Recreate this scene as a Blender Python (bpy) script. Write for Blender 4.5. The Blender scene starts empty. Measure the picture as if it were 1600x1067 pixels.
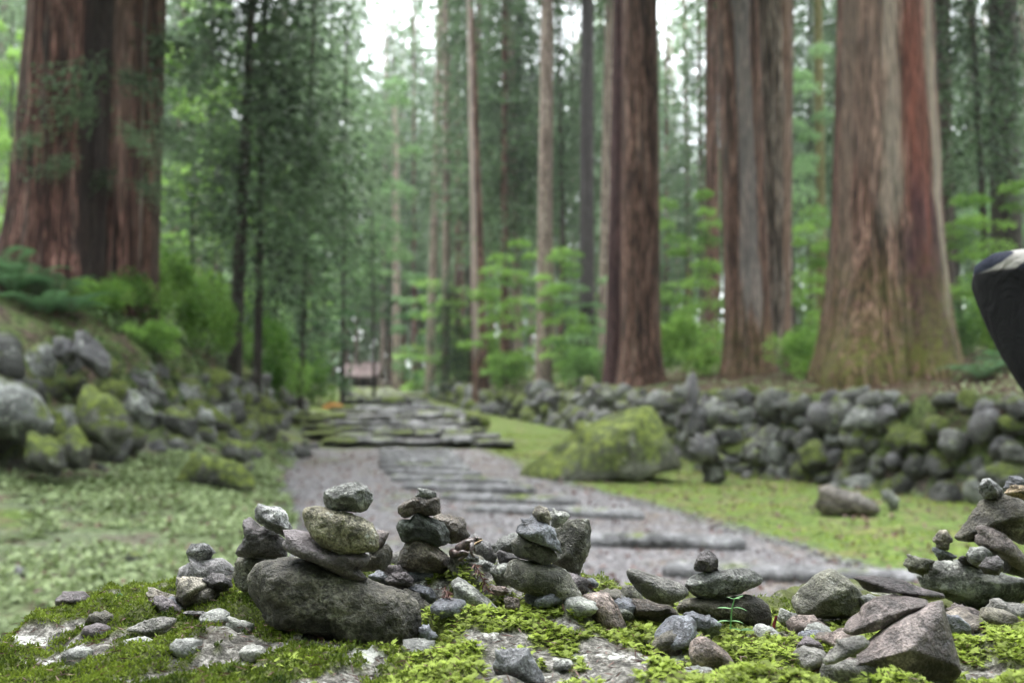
import bpy, math, random
import numpy as np
from mathutils import Vector, Matrix
R = math.radians
rng = np.random.default_rng(7)
random.seed(7)
scene = bpy.context.scene
COL = scene.collection

# ------------------------------------------------------------------ camera, world, sun, exposure
HAZE = .0005          # density of the forest air
CAMZ, PITCH, FPX = 1.2, R(3.93), 35 / 36 * 1600
cam_d = bpy.data.cameras.new('camera'); cam = bpy.data.objects.new('camera', cam_d); COL.objects.link(cam)
cam.location = (0, 0, CAMZ); cam.rotation_euler = (R(90) + PITCH, 0, 0)
cam_d.lens = 35; cam_d.sensor_width = 36; cam_d.clip_start = 0.05; cam_d.clip_end = 600
cam_d.dof.use_dof = True; cam_d.dof.focus_distance = 0.93; cam_d.dof.aperture_fstop = 6.0
scene.camera = cam
scene.view_settings.view_transform = 'Standard'; scene.view_settings.look = 'None'
scene.view_settings.gamma = 1.0; scene.view_settings.use_curve_mapping = False
scene.view_settings.exposure = 1.85
SUN_EL, SUN_ROT = R(62), R(-25)          # overcast: the bright part of the cloud lies high over the path, ahead
w = bpy.data.worlds.new("World"); scene.world = w; w.use_nodes = True
nt = w.node_tree; nt.nodes.clear()
wo = nt.nodes.new('ShaderNodeOutputWorld'); bg = nt.nodes.new('ShaderNodeBackground')
sky = nt.nodes.new('ShaderNodeTexSky'); sky.sky_type = 'NISHITA'; sky.sun_disc = False
sky.sun_elevation = SUN_EL; sky.sun_rotation = SUN_ROT; sky.dust_density = 4; sky.air_density = 1.0
mx = nt.nodes.new('ShaderNodeMix'); mx.data_type = 'RGBA'; mx.inputs[0].default_value = 0.82
# an overcast sky after the CIE: three times brighter overhead than at the horizon, dark ground below
tcw = nt.nodes.new('ShaderNodeTexCoord'); spw = nt.nodes.new('ShaderNodeSeparateXYZ'); nt.links.new(tcw.outputs['Generated'], spw.inputs[0])
rw = nt.nodes.new('ShaderNodeValToRGB'); nt.links.new(spw.outputs[2], rw.inputs[0])
rw.color_ramp.elements[0].position = 0.0; rw.color_ramp.elements[0].color = (.33, .35, .355, 1); rw.color_ramp.elements[1].position = 1.0; rw.color_ramp.elements[1].color = (.93, .97, 1, 1)
vw = nt.nodes.new('ShaderNodeVectorMath'); vw.operation = 'SCALE'; vw.inputs['Scale'].default_value = 17.0
nt.links.new(rw.outputs[0], vw.inputs[0]); nt.links.new(vw.outputs[0], mx.inputs[7])
nt.links.new(sky.outputs[0], mx.inputs[6]); nt.links.new(mx.outputs[2], bg.inputs[0])
bg.inputs[1].default_value = 0.145; nt.links.new(bg.outputs[0], wo.inputs[0])
sd = bpy.data.lights.new('sun', 'SUN'); sd.energy = 1.5; sd.angle = R(35); sd.color = (1.0, 0.97, 0.93)
sun = bpy.data.objects.new('sun', sd); COL.objects.link(sun)
sdir = Vector((math.sin(SUN_ROT) * math.cos(SUN_EL), math.cos(SUN_ROT) * math.cos(SUN_EL), math.sin(SUN_EL)))
sun.rotation_euler = sdir.to_track_quat('Z', 'Y').to_euler(); sun.location = (0, 0, 40)
cy = scene.cycles
cy.max_bounces = 5; cy.diffuse_bounces = 3; cy.glossy_bounces = 2; cy.transmission_bounces = 3
cy.volume_bounces = 0; cy.transparent_max_bounces = 4; cy.caustics_reflective = False; cy.caustics_refractive = False
cy.sample_clamp_indirect = 6; cy.use_denoising = True

# ------------------------------------------------------------------ helpers
def P(u, v, Y):
    dx = (u - 800) / FPX; dy = (533.5 - v) / FPX
    y = math.cos(PITCH) - dy * math.sin(PITCH); z = math.sin(PITCH) + dy * math.cos(PITCH)
    t = Y / y
    return np.array([dx * t, Y, CAMZ + z * t])

def pxm(Y): return Y / FPX        # metres per photo pixel at distance Y

_g = np.random.default_rng(3)
_perm = np.tile(_g.permutation(256), 3)
_gr = _g.normal(size=(256, 3)); _gr /= np.linalg.norm(_gr, axis=1)[:, None]
def noise(p, s=1.0, off=0.0):
    p = np.asarray(p, float) * s + off + 113.3
    i = np.floor(p).astype(int); f = p - i; i &= 255
    u = f * f * f * (f * (f * 6 - 15) + 10)
    def g(a, b, c):
        h = _perm[_perm[_perm[i[:, 0] + a] + i[:, 1] + b] + i[:, 2] + c] & 255
        return ((f - (a, b, c)) * _gr[h]).sum(1)
    x0 = g(0, 0, 0) * (1 - u[:, 0]) + g(1, 0, 0) * u[:, 0]; x1 = g(0, 1, 0) * (1 - u[:, 0]) + g(1, 1, 0) * u[:, 0]
    x2 = g(0, 0, 1) * (1 - u[:, 0]) + g(1, 0, 1) * u[:, 0]; x3 = g(0, 1, 1) * (1 - u[:, 0]) + g(1, 1, 1) * u[:, 0]
    y0 = x0 * (1 - u[:, 1]) + x1 * u[:, 1]; y1 = x2 * (1 - u[:, 1]) + x3 * u[:, 1]
    return (y0 * (1 - u[:, 2]) + y1 * u[:, 2]) * 1.5
def fbm(p, s=1.0, off=0.0, o=4, rough=0.5):
    r = 0; a = 1
    for k in range(o):
        r = r + a * noise(p, s * 2 ** k, off + 7.7 * k); a *= rough
    return r
def sstep(a, b, x):
    t = np.clip((x - a) / (b - a), 0, 1); return t * t * (3 - 2 * t)

def mesh(name, v, f, mat=None, smooth=True, attr=None):
    """v (n,3), f (m,3) or (m,4) array, or a list of such arrays"""
    m = bpy.data.meshes.new(name)
    v = np.asarray(v, np.float32)
    if isinstance(f, list) and isinstance(f[0], (list, tuple)) : f = np.array(f)
    fs = f if isinstance(f, list) else [f]
    fs = [np.asarray(a, np.int32) for a in fs if len(a)]
    loops = np.concatenate([a.ravel() for a in fs]); cnt = np.concatenate([np.full(len(a), a.shape[1], np.int32) for a in fs])
    m.vertices.add(len(v)); m.vertices.foreach_set('co', v.ravel())
    m.loops.add(len(loops)); m.loops.foreach_set('vertex_index', loops)
    m.polygons.add(len(cnt))
    m.polygons.foreach_set('loop_start', np.concatenate([[0], np.cumsum(cnt)[:-1]]).astype(np.int32))
    m.polygons.foreach_set('loop_total', cnt)
    if smooth: m.polygons.foreach_set('use_smooth', np.ones(len(cnt), bool))
    if attr:
        for k, a in attr.items():
            a = np.asarray(a, np.float32)
            if a.ndim == 2:
                at = m.color_attributes.new(k, 'FLOAT_COLOR', 'POINT')
                at.data.foreach_set('color', np.concatenate([a, np.ones((len(a), 1), np.float32)], 1).ravel())
            else:
                at = m.attributes.new(k, 'FLOAT', 'POINT'); at.data.foreach_set('value', a)
    m.update(calc_edges=True); m.validate()
    if mat: m.materials.append(mat)
    return m
def link(name, data, parent=None, loc=None, rot=None, scale=None):
    o = bpy.data.objects.new(name, data); COL.objects.link(o)
    if parent: o.parent = parent
    if loc is not None: o.location = loc
    if rot is not None: o.rotation_euler = rot
    if scale is not None: o.scale = scale
    return o
def tag(o, label=None, cat=None, group=None, kind=None):
    if label: o['label'] = label
    if cat: o['category'] = cat
    if group: o['group'] = group
    if kind: o['kind'] = kind
    return o
def empty(name, loc, label, cat, group=None, rz=0):
    o = link(name, None, None, loc, (0, 0, rz)); o.empty_display_size = 0.1
    return tag(o, label, cat, group)
def omat(o, m):
    o.material_slots[0].link = 'OBJECT'; o.material_slots[0].material = m

_ico = {}
def ico(n):
    if n not in _ico:
        import bmesh
        b = bmesh.new(); bmesh.ops.create_icosphere(b, subdivisions=n, radius=1)
        v = np.array([x.co[:] for x in b.verts]); f = np.array([[q.index for q in x.verts] for x in b.faces]); b.free()
        _ico[n] = (v / np.linalg.norm(v, axis=1)[:, None], f)
    return _ico[n]

# ------------------------------------------------------------------ materials
class NT:
    def __init__(s, name):
        s.m = bpy.data.materials.new(name); s.m.use_nodes = True; s.t = s.m.node_tree; s.t.nodes.clear()
        s.out = s.n('ShaderNodeOutputMaterial')
    def n(s, k, **kw):
        x = s.t.nodes.new(k)
        for a, b in kw.items(): setattr(x, a, b)
        return x
    def l(s, a, b): s.t.links.new(a, b)
    def set(s, sock, val):
        if hasattr(val, 'links') or isinstance(val, bpy.types.NodeSocket): s.l(val, sock)
        elif isinstance(val, (tuple, list)) and len(val) == 3 and sock.type == 'RGBA': sock.default_value = (*val, 1)
        else: sock.default_value = val
    def coord(s, scale=(1, 1, 1), kind='Object', rand=True):
        tc = s.n('ShaderNodeTexCoord'); mp = s.n('ShaderNodeMapping'); s.l(tc.outputs[kind], mp.inputs[0])
        mp.inputs['Scale'].default_value = scale
        if rand:
            oi = s.n('ShaderNodeObjectInfo'); ml = s.n('ShaderNodeMath', operation='MULTIPLY'); s.l(oi.outputs['Random'], ml.inputs[0]); ml.inputs[1].default_value = 37.0
            s.l(ml.outputs[0], mp.inputs['Location'])
        return mp.outputs[0]
    def noise(s, vec, scale, detail=4, rough=.55, dist=0, out=0):
        x = s.n('ShaderNodeTexNoise'); s.l(vec, x.inputs['Vector']); x.inputs['Scale'].default_value = scale
        x.inputs['Detail'].default_value = detail; x.inputs['Roughness'].default_value = rough; x.inputs['Distortion'].default_value = dist
        return x.outputs[out]
    def vor(s, vec, scale, feature='F1', out='Distance', rnd=1):
        x = s.n('ShaderNodeTexVoronoi', feature=feature); s.l(vec, x.inputs['Vector']); x.inputs['Scale'].default_value = scale
        x.inputs['Randomness'].default_value = rnd
        return x.outputs[out]
    def ramp(s, fac, stops):
        x = s.n('ShaderNodeValToRGB'); s.l(fac, x.inputs[0]); e = x.color_ramp.elements
        while len(e) < len(stops): e.new(0.5)
        for k, (p, c) in enumerate(stops):
            e[k].position = p; e[k].color = (*c, 1) if isinstance(c, tuple) else (c, c, c, 1)
        return x.outputs[0]
    def mr(s, x, a, b, c=0., d=1.):
        q = s.n('ShaderNodeMapRange'); s.l(x, q.inputs[0])
        for k, vv in enumerate((a, b, c, d)): q.inputs[k + 1].default_value = vv
        return q.outputs[0]
    def mix(s, f, a, b, mode='MIX'):
        x = s.n('ShaderNodeMix', data_type='RGBA', blend_type=mode); s.set(x.inputs[0], f); s.set(x.inputs[6], a); s.set(x.inputs[7], b)
        return x.outputs[2]
    def math(s, op, a, b=0.):
        x = s.n('ShaderNodeMath', operation=op); s.set(x.inputs[0], a); s.set(x.inputs[1], b); return x.outputs[0]
    def attr(s, name, out='Fac'):
        x = s.n('ShaderNodeAttribute', attribute_name=name); return x.outputs[out]
    def bump(s, h, strength=.5, dist=.01, nrm=None):
        x = s.n('ShaderNodeBump'); s.l(h, x.inputs['Height']); x.inputs['Strength'].default_value = strength; x.inputs['Distance'].default_value = dist
        if nrm: s.l(nrm, x.inputs['Normal'])
        return x.outputs[0]
    def finish(s, col, rough=.7, nrm=None, spec=.4, trans=0.0):
        p = s.n('ShaderNodeBsdfPrincipled'); s.set(p.inputs['Base Color'], col); s.set(p.inputs['Roughness'], rough)
        p.inputs['Specular IOR Level'].default_value = spec
        if nrm: s.l(nrm, p.inputs['Normal'])
        o = p.outputs[0]
        if trans:
            tr = s.n('ShaderNodeBsdfTranslucent'); s.set(tr.inputs[0], col); mxs = s.n('ShaderNodeMixShader'); mxs.inputs[0].default_value = trans
            s.l(o, mxs.inputs[1]); s.l(tr.outputs[0], mxs.inputs[2]); o = mxs.outputs[0]
        s.l(o, s.out.inputs[0]); return s.m

def rock_mat(name, dark, mid, light, pit=.5, lichen=0., moss=0., rough=.55, sc=1.0, lichcol=(.45, .46, .42)):
    """sc=1 for hand stones (about 6 cm), smaller for boulders"""
    t = NT(name); c = t.coord()
    big = t.noise(c, 22 * sc, 5, .62, .4); med = t.noise(c, 90 * sc, 5, .7); fine = t.noise(c, 420 * sc, 3, .7)
    dark, mid, light = [tuple(q * (.50 if name.startswith('wall') else .78) for q in z_) for z_ in (dark, mid, light)]
    col = t.ramp(big, [(.38, dark), (.5, mid), (.63, light)])
    col = t.mix(.7, col, t.ramp(med, [(.38, .12), (.5, .47), (.62, .86)]), 'OVERLAY')
    col = t.mix(.6, col, t.ramp(fine, [(.38, .1), (.5, .48), (.62, .92)]), 'OVERLAY')
    geo = t.n('ShaderNodeNewGeometry')
    edge = t.mr(geo.outputs['Pointiness'], .5, .56)
    col = t.mix(t.math('MULTIPLY', edge, .35), col, light)
    crk = t.mr(t.math('ABSOLUTE', t.math('SUBTRACT', t.noise(c, 26 * sc, 6, .7, .8), .5)), .0, .022, 1, 0); crk = t.math('MULTIPLY', crk, t.mr(t.noise(c, 18 * sc, 2), .48, .6))
    col = t.mix(t.math('MULTIPLY', crk, .7), col, tuple(x * .3 for x in dark))
    v = t.vor(c, 230 * sc); pits = t.math('MULTIPLY', t.mr(v, .05, .28, 1, 0), t.mr(t.noise(c, 40 * sc, 2), .45, .6))
    col = t.mix(t.math('MULTIPLY', pits, pit), col, tuple(x * .35 for x in dark))
    if lichen:
        lm = t.mr(t.noise(c, 60 * sc, 6, .75), .62 - .22 * lichen, .68 - .2 * lichen)
        col = t.mix(t.math('MULTIPLY', lm, .85), col, lichcol)
    if moss:
        sep = t.n('ShaderNodeSeparateXYZ'); t.l(geo.outputs['Normal'], sep.inputs[0])
        mm = t.math('ADD', t.noise(c, 14 * sc, 6, .7), t.math('MULTIPLY', sep.outputs[2], .16))
        mm = t.mr(mm, .72 - .35 * moss, .8 - .35 * moss)
        mcol = t.ramp(t.noise(c, 120 * sc, 4, .7), [(.36, (.03, .042, .008)), (.5, (.095, .125, .02)), (.64, (.20, .245, .04))])
        col = t.mix(mm, col, mcol)
    h = t.math('ADD', t.math('MULTIPLY', med, 1.0), t.math('MULTIPLY', fine, .4)); h = t.math('SUBTRACT', h, t.math('MULTIPLY', crk, .35)); h = t.math('SUBTRACT', h, t.math('MULTIPLY', pits, .5 * pit))
    nb = t.bump(h, 1., .0055 / sc)
    rr = t.mr(t.noise(c, 30 * sc, 3), .35, .65, rough - .12, rough + .2)
    return t.finish(col, rr, nb, .45)

S = {}
S['tan']    = rock_mat('stone_tan', (.17, .15, .10), (.30, .275, .19), (.46, .42, .32), pit=.9, lichen=.15)
S['tanspk'] = rock_mat('stone_tan_speckled', (.13, .11, .085), (.28, .25, .20), (.50, .46, .38), pit=.9)
S['grey']   = rock_mat('stone_grey', (.07, .072, .066), (.17, .175, .165), (.34, .345, .33), pit=.4, lichen=.1)
S['spk']    = rock_mat('stone_speckled', (.05, .05, .055), (.20, .20, .205), (.55, .55, .55), pit=.8)
S['dark']   = rock_mat('stone_dark_purple', (.03, .026, .027), (.075, .066, .069), (.20, .18, .19), pit=.4, rough=.42)
S['purple'] = rock_mat('stone_purple', (.05, .04, .043), (.115, .095, .102), (.25, .215, .23), pit=.4, rough=.42)
S['slate']  = rock_mat('stone_blue_slate', (.06, .064, .075), (.125, .132, .155), (.25, .262, .30), pit=.15, rough=.45)
S['pslate'] = rock_mat('stone_pale_slate', (.14, .14, .155), (.23, .235, .255), (.34, .345, .37), pit=.15, rough=.5)
S['brown']  = rock_mat('stone_brown', (.035, .030, .022), (.10, .09, .068), (.26, .24, .19), pit=.5, rough=.5)
S['bigb']   = rock_mat('stone_boulder_brown', (.022, .020, .014), (.085, .078, .060), (.24, .225, .185), pit=.4, rough=.55, sc=.75)
S['wetb']   = rock_mat('stone_wet_brown', (.025, .018, .013), (.085, .065, .050), (.28, .24, .20), pit=.3, rough=.33)
S['olive']  = rock_mat('stone_olive', (.05, .05, .035), (.125, .122, .092), (.26, .255, .205), pit=.6, lichen=.1)
S['green']  = rock_mat('stone_green_grey', (.03, .037, .031), (.075, .088, .075), (.18, .205, .175), pit=.3, rough=.45)
S['pink']   = rock_mat('stone_pink_brown', (.08, .058, .048), (.20, .15, .13), (.38, .31, .28), pit=.4, rough=.5)
S['pyra']   = rock_mat('stone_purple_brown', (.055, .042, .040), (.135, .108, .104), (.26, .215, .205), pit=.25, rough=.42)
S['smooth'] = rock_mat('stone_smooth_grey', (.085, .08, .072), (.175, .168, .152), (.29, .28, .26), pit=.35, rough=.45)
S['dome']   = rock_mat('stone_lilac_grey', (.13, .12, .125), (.24, .228, .232), (.38, .37, .375), pit=.4, rough=.45)
S['pale']   = rock_mat('stone_pale', (.15, .15, .135), (.32, .325, .30), (.58, .58, .54), pit=.5, lichen=.3, lichcol=(.62, .64, .58))
S['lich']   = rock_mat('stone_lichened', (.08, .085, .075), (.21, .215, .20), (.40, .41, .385), pit=.4, lichen=.5)
S['orange'] = rock_mat('stone_orange_tan', (.20, .13, .07), (.36, .26, .15), (.55, .43, .30), pit=.4)
S['black']  = rock_mat('stone_black_red', (.012, .010, .011), (.035, .026, .028), (.16, .13, .135), pit=.3, rough=.45)
WALLM = [rock_mat('wall_stone_grey', (.06, .06, .055), (.17, .17, .158), (.38, .38, .36), pit=.2, lichen=.25, moss=.38, sc=.12, rough=.6),
         rock_mat('wall_stone_pale', (.13, .14, .13), (.27, .28, .265), (.50, .51, .49), pit=.2, lichen=.4, moss=.2, sc=.12, rough=.6),
         rock_mat('wall_stone_mossy', (.05, .05, .04), (.12, .12, .095), (.26, .26, .22), pit=.2, lichen=.1, moss=.72, sc=.12, rough=.75),
         rock_mat('wall_stone_dark', (.03, .03, .028), (.085, .083, .078), (.2, .2, .19), pit=.2, lichen=.15, moss=.3, sc=.12, rough=.55),
         rock_mat('wall_stone_lilac', (.09, .085, .09), (.19, .18, .19), (.36, .35, .37), pit=.2, lichen=.15, moss=.1, sc=.12, rough=.5)]
SLABM = rock_mat('step_stone', (.10, .097, .102), (.22, .214, .225), (.38, .373, .39), pit=.2, lichen=.1, moss=.08, sc=.1, rough=.42)
MOSSROCK = rock_mat('mossy_slab_stone', (.04, .042, .03), (.11, .11, .08), (.26, .26, .21), pit=.2, lichen=.10, moss=.72, sc=.07, rough=.8)

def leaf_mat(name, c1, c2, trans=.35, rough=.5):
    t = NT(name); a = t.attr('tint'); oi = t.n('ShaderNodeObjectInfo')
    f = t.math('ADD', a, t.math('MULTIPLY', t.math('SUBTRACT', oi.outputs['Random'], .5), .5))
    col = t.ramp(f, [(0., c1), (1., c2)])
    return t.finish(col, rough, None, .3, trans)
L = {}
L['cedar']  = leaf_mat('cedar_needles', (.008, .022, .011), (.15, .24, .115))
L['cedar2'] = leaf_mat('grey_green_needles', (.020, .045, .026), (.23, .33, .18))
L['maple']  = leaf_mat('bright_leaves', (.06, .16, .02), (.36, .58, .13), .5)
L['sapl']   = leaf_mat('sapling_leaves', (.06, .15, .05), (.34, .52, .24), .5)
L['shrub']  = leaf_mat('shrub_leaves', (.03, .09, .02), (.27, .46, .13), .4)
L['fern']   = leaf_mat('fern_leaves', (.05, .12, .05), (.16, .30, .13), .4)
L['clover'] = leaf_mat('ground_leaves', (.085, .125, .035), (.50, .60, .32), .3)
L['weed']   = leaf_mat('weed_leaves', (.05, .095, .03), (.22, .32, .12), .35)
L['mosscu'] = leaf_mat('cushion_moss', (.03, .055, .008), (.25, .33, .04), .3, .8)
L['mossfe'] = leaf_mat('feather_moss', (.055, .07, .012), (.38, .48, .09), .4, .7)
L['dead']   = leaf_mat('dead_needles', (.05, .022, .02), (.22, .12, .10), .2)
L['seed']   = leaf_mat('seedling_leaves', (.10, .25, .10), (.30, .52, .26), .5)

def bark_mat(name, dark, mid, light, k=1.0, streak=(.35, .32, .29), samt=.25):
    t = NT(name); c = t.coord((1, 1, .07)); c2 = t.coord((1, 1, .2))
    a = t.noise(c, 9 * k, 6, .65, .3); b = t.noise(c, 34 * k, 5, .7); f = t.noise(c2, 3.0, 4, .6)
    col = t.ramp(a, [(.36, dark), (.48, mid), (.62, light)])
    col = t.mix(.85, col, t.ramp(b, [(.38, .08), (.5, .45), (.62, .84)]), 'OVERLAY')
    col = t.mix(t.math('MULTIPLY', t.mr(t.noise(c, 4 * k, 5, .7), .52, .68), samt), col, streak)
    ac = t.n('ShaderNodeAttribute', attribute_name='bark')
    col = t.mix(t.attr('barkmix'), col, ac.outputs['Color'])
    col = t.mix(.6, col, t.ramp(b, [(.38, .1), (.5, .45), (.62, .85)]), 'OVERLAY')
    mo = t.math('MULTIPLY', t.attr('moss'), t.mr(t.noise(t.coord(), 6, 6, .75), .35, .6))
    col = t.mix(mo, col, t.ramp(t.noise(t.coord(), 30, 4), [(.3, (.07, .08, .015)), (.7, (.20, .20, .05))]))
    nb = t.bump(t.math('ADD', b, t.math('MULTIPLY', a, 1.5)), .9, .05)
    return t.finish(col, .85, nb, .2)
B = {}
B['red']   = bark_mat('cedar_bark_red', (.018, .009, .008), (.075, .033, .027), (.22, .115, .095))
B['brown'] = bark_mat('cedar_bark_brown', (.024, .013, .010), (.105, .053, .039), (.25, .145, .115))
B['grey']  = bark_mat('cedar_bark_grey', (.05, .038, .031), (.18, .135, .11), (.36, .29, .25), samt=.6)
B['pale']  = bark_mat('pale_bark', (.10, .07, .056), (.27, .20, .165), (.46, .37, .31), k=1.6)
B['dark']  = bark_mat('dark_bark', (.014, .012, .010), (.040, .033, .028), (.09, .075, .065), k=1.8, samt=.1)

# ------------------------------------------------------------------ terrain
def pcx(y): return np.interp(y, [3, 5, 7, 10, 15, 20, 30, 60, 90, 150], [2.0, 1.2, .6, 0, -1.5, -2.3, -3.7, -8.1, -13.4, -24])
def phw(y): return np.interp(y, [5, 8, 15, 20, 30, 60], [2.2, 2.2, 1.95, 1.85, 1.75, 1.4])
def xl(y): return np.interp(y, [-8, 9, 11, 14, 19, 30, 45, 60, 90, 150], [-9, -6.6, -5.3, -4.6, -4.8, -6.3, -9.5, -11.5, -17, -28])
def xr(y): return np.interp(y, [-8, 9, 12.4, 16.3, 20.4, 28, 35, 45, 60, 90, 150], [10, 8.6, 6.2, 4.0, 3.4, 1.8, .7, -2, -5, -10, -20])
def zpath(y): return np.interp(y, [-10, 8, 15, 20, 30, 40, 60, 90, 150], [0, 0, .2, .35, 1.0, 1.3, 2.0, 3.2, 5])
def zfl(y): return np.interp(y, [-10, 5, 8, 11, 14, 19, 30, 60, 90, 150], [0, .15, .35, .55, .66, .7, 1.15, 2.3, 3.4, 5.2])
def zfr(y): return np.interp(y, [-10, 12.4, 16.3, 20.4, 28, 35, 60, 90, 150], [0, 0, .1, .2, .6, .75, 2.0, 3.3, 5.1])
def hl(y): return np.interp(y, [5, 11, 14, 22, 40, 60], [.9, 1.12, 1.12, 1.0, .9, .5])
def hr(y): return np.interp(y, [5, 12.4, 20, 35, 50, 70], [1.3, 1.3, 1.25, 1.0, .6, .2])
def ground(x, y):
    x = np.asarray(x, float); y = np.asarray(y, float)
    cx, hw, l, r = pcx(y), phw(y), xl(y), xr(y)
    zp, a, b = zpath(y), zfl(y), zfr(y)
    tl = np.clip((cx - hw - x) / np.maximum(cx - hw - l, .2), 0, 1)
    tr = np.clip((x - cx - hw) / np.maximum(r - cx - hw, .2), 0, 1)
    z = np.where(x < cx, zp * (1 - tl) + a * tl, zp * (1 - tr) + b * tr)
    dl = l - x; dr = x - r
    z = z + hl(y) * sstep(.0, 1.0, dl) + np.clip(dl, 0, 5) * .5 * (dl > 0) + np.clip(dl - 5, 0, 60) * .16
    z = z + hr(y) * sstep(.05, .6, dr) + np.clip(dr, 0, 6) * .15 + np.clip(dr - 6, 0, 60) * .06
    p = np.stack([x, y, 0 * x], -1).reshape(-1, 3)
    amp = .05 + .10 * sstep(.3, 2, np.maximum(dl, dr)) 
    onp = sstep(0, .5, np.abs(x - cx) - hw)
    z = z + (amp * (.25 + .75 * onp)) * (noise(p, .45) + .45 * noise(p, 1.7, 5)).reshape(x.shape)
    return z
def G(x, y): return float(ground(np.array([x]), np.array([y]))[0])
def hit(u, v, y0=3.0, y1=150):
    ys = np.concatenate([np.arange(y0, 40, .04), np.arange(40, y1, .25)])
    d = P(u, v, 1.0); o = np.array([0, 0, CAMZ]); k = (d - o)
    xs = k[0] * ys; zs = CAMZ + k[2] * ys; g = ground(xs, ys)
    i = np.argmax(zs <= g)
    if not (zs <= g).any(): i = len(ys) - 1
    return np.array([xs[i], ys[i], g[i]])

xs = np.concatenate([np.linspace(-75, -10, 30)[:-1], np.arange(-10, 10, .13), np.linspace(10, 75, 30)])
ys = np.concatenate([np.linspace(-70, -12, 20)[:-1], np.arange(-12, 2.5, .7), np.arange(2.5, 26, .13), np.arange(26, 42, .3), np.arange(42, 170, 2.)])
X, Y = np.meshgrid(xs, ys); Z = ground(X.ravel(), Y.ravel())
pts = np.stack([X.ravel(), Y.ravel(), Z], 1); nx, ny = len(xs), len(ys)
def grid_faces(nx, ny):
    i = np.arange(nx - 1)[None, :] + nx * np.arange(ny - 1)[:, None]; i = i.ravel()
    return np.stack([i, i + 1, i + nx + 1, i + nx], 1)
fx, fy = X.ravel(), Y.ravel()
dl, dr = xl(fy) - fx, fx - xr(fy); off = np.abs(fx - pcx(fy)) - phw(fy)
nn = fbm(pts * (1, 1, 0), .5, 3)
right = sstep(-.1, .3, off + .25 * nn) * (fx > pcx(fy)) * (dr < .1)
left = sstep(-.1, .3, off + .25 * nn) * (fx <= pcx(fy)) * (dl < .1)
litter_and_shade = np.clip(sstep(0, .2, dl) + sstep(0, .2, dr) + sstep(20.4, 20.8, fy) * sstep(30.5, 29.5, fy) * sstep(.4, 0, off) + .85 * sstep(42, 44, fy) * sstep(.4, 0, off), 0, 1)  # dark soil among the stair slabs also paints in their overhang shadow
left_moss = left * sstep(.0, .5, fbm(pts * (1, 1, 0), .35, 9) + sstep(14, 20, fy) * .8)
gm = NT('forest_ground'); gc = gm.coord(rand=False); za = gm.n('ShaderNodeAttribute', attribute_name='zone'); sp = gm.n('ShaderNodeSeparateColor'); gm.l(za.outputs['Color'], sp.inputs[0])
n1 = gm.noise(gc, 2.2, 6, .65); n2 = gm.noise(gc, 14, 5, .7); n3 = gm.noise(gc, 60, 3, .7)
soil = gm.ramp(n2, [(.38, (.024, .017, .012)), (.5, (.07, .048, .035)), (.62, (.19, .135, .11))])
soil = gm.mix(gm.mr(n1, .42, .52), soil, gm.ramp(n2, [(.38, (.03, .045, .015)), (.62, (.14, .18, .06))]))
moss = gm.ramp(n2, [(.36, (.045, .065, .016)), (.5, (.105, .16, .034)), (.63, (.21, .285, .075))])
moss = gm.mix(gm.mr(n1, .52, .62), moss, gm.ramp(n2, [(.36, (.08, .08, .03)), (.63, (.27, .25, .10))]))
moss = gm.mix(gm.math('MULTIPLY', gm.mr(gm.noise(gc, 3.0, 5, .7), .55, .62), .75), moss, gm.ramp(n2, [(.36, (.05, .035, .025)), (.63, (.19, .13, .10))]))
cov = gm.ramp(n2, [(.36, (.045, .07, .03)), (.5, (.13, .165, .075)), (.63, (.26, .31, .17))])
cov = gm.mix(gm.mr(gm.noise(gc, 2.1, 5, .7), .52, .6), cov, gm.ramp(n2, [(.36, (.06, .045, .03)), (.63, (.20, .155, .115))]))
grav = gm.ramp(gm.vor(gc, 30, out='Color'), [(.2, (.07, .066, .066)), (.8, (.26, .25, .26))])
cc = gm.mix(sp.outputs[0], grav, moss); cc = gm.mix(sp.outputs[1], cc, cov); cc = gm.mix(sp.outputs[2], cc, soil)
GROUNDM = gm.finish(cc, .9, gm.bump(gm.math('ADD', n2, gm.math('MULTIPLY', n3, .5)), .8, .05), .2)
zone = np.stack([np.clip(right + left_moss, 0, 1), np.clip(left - left_moss, 0, 1), litter_and_shade], 1)
tag(link('ground', mesh('ground', pts, grid_faces(nx, ny), GROUNDM, attr={'zone': zone})), kind='structure')

# gravel path
pm = NT('path_gravel'); c = pm.coord(rand=False)
vc = pm.vor(c, 34, out='Color'); vd = pm.vor(c, 34); vc2 = pm.vor(c, 90, out='Color')
g = pm.ramp(vc, [(.15, (.045, .040, .042)), (.5, (.125, .114, .120)), (.85, (.27, .255, .268))])
g = pm.mix(.35, g, pm.ramp(vc2, [(.2, .2), (.8, .8)]), 'OVERLAY')
g = pm.mix(pm.mr(pm.noise(c, 1.9, 6, .7), .52, .60), g, pm.ramp(vc, [(.2, (.05, .038, .03)), (.8, (.17, .13, .105))]))
g = pm.mix(pm.math('MULTIPLY', pm.mr(pm.noise(c, 1.1, 6, .7), .58, .64), .7), g, (.10, .125, .035))
PATHM = pm.finish(g, .6, pm.bump(vd, .9, -.02), .4)
ys = np.concatenate([np.arange(2.8, 26, .12), np.arange(26, 75, .5)]); k = 25
tt = np.linspace(-1, 1, k)
jl = .28 * noise(np.stack([ys * 0, ys, ys * 0], 1), 1.1, 2); jr = .28 * noise(np.stack([ys * 0, ys, ys * 0], 1), 1.1, 40)
ctr = pcx(ys) + (jr + jl) / 2; hw = phw(ys) + (jr - jl) / 2
PX = ctr[:, None] + hw[:, None] * tt[None]; PY = np.repeat(ys[:, None], k, 1)
PZ = ground(PX.ravel(), PY.ravel()) + .012 - .05 * (np.abs(np.tile(tt, len(ys))) > .99)
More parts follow.
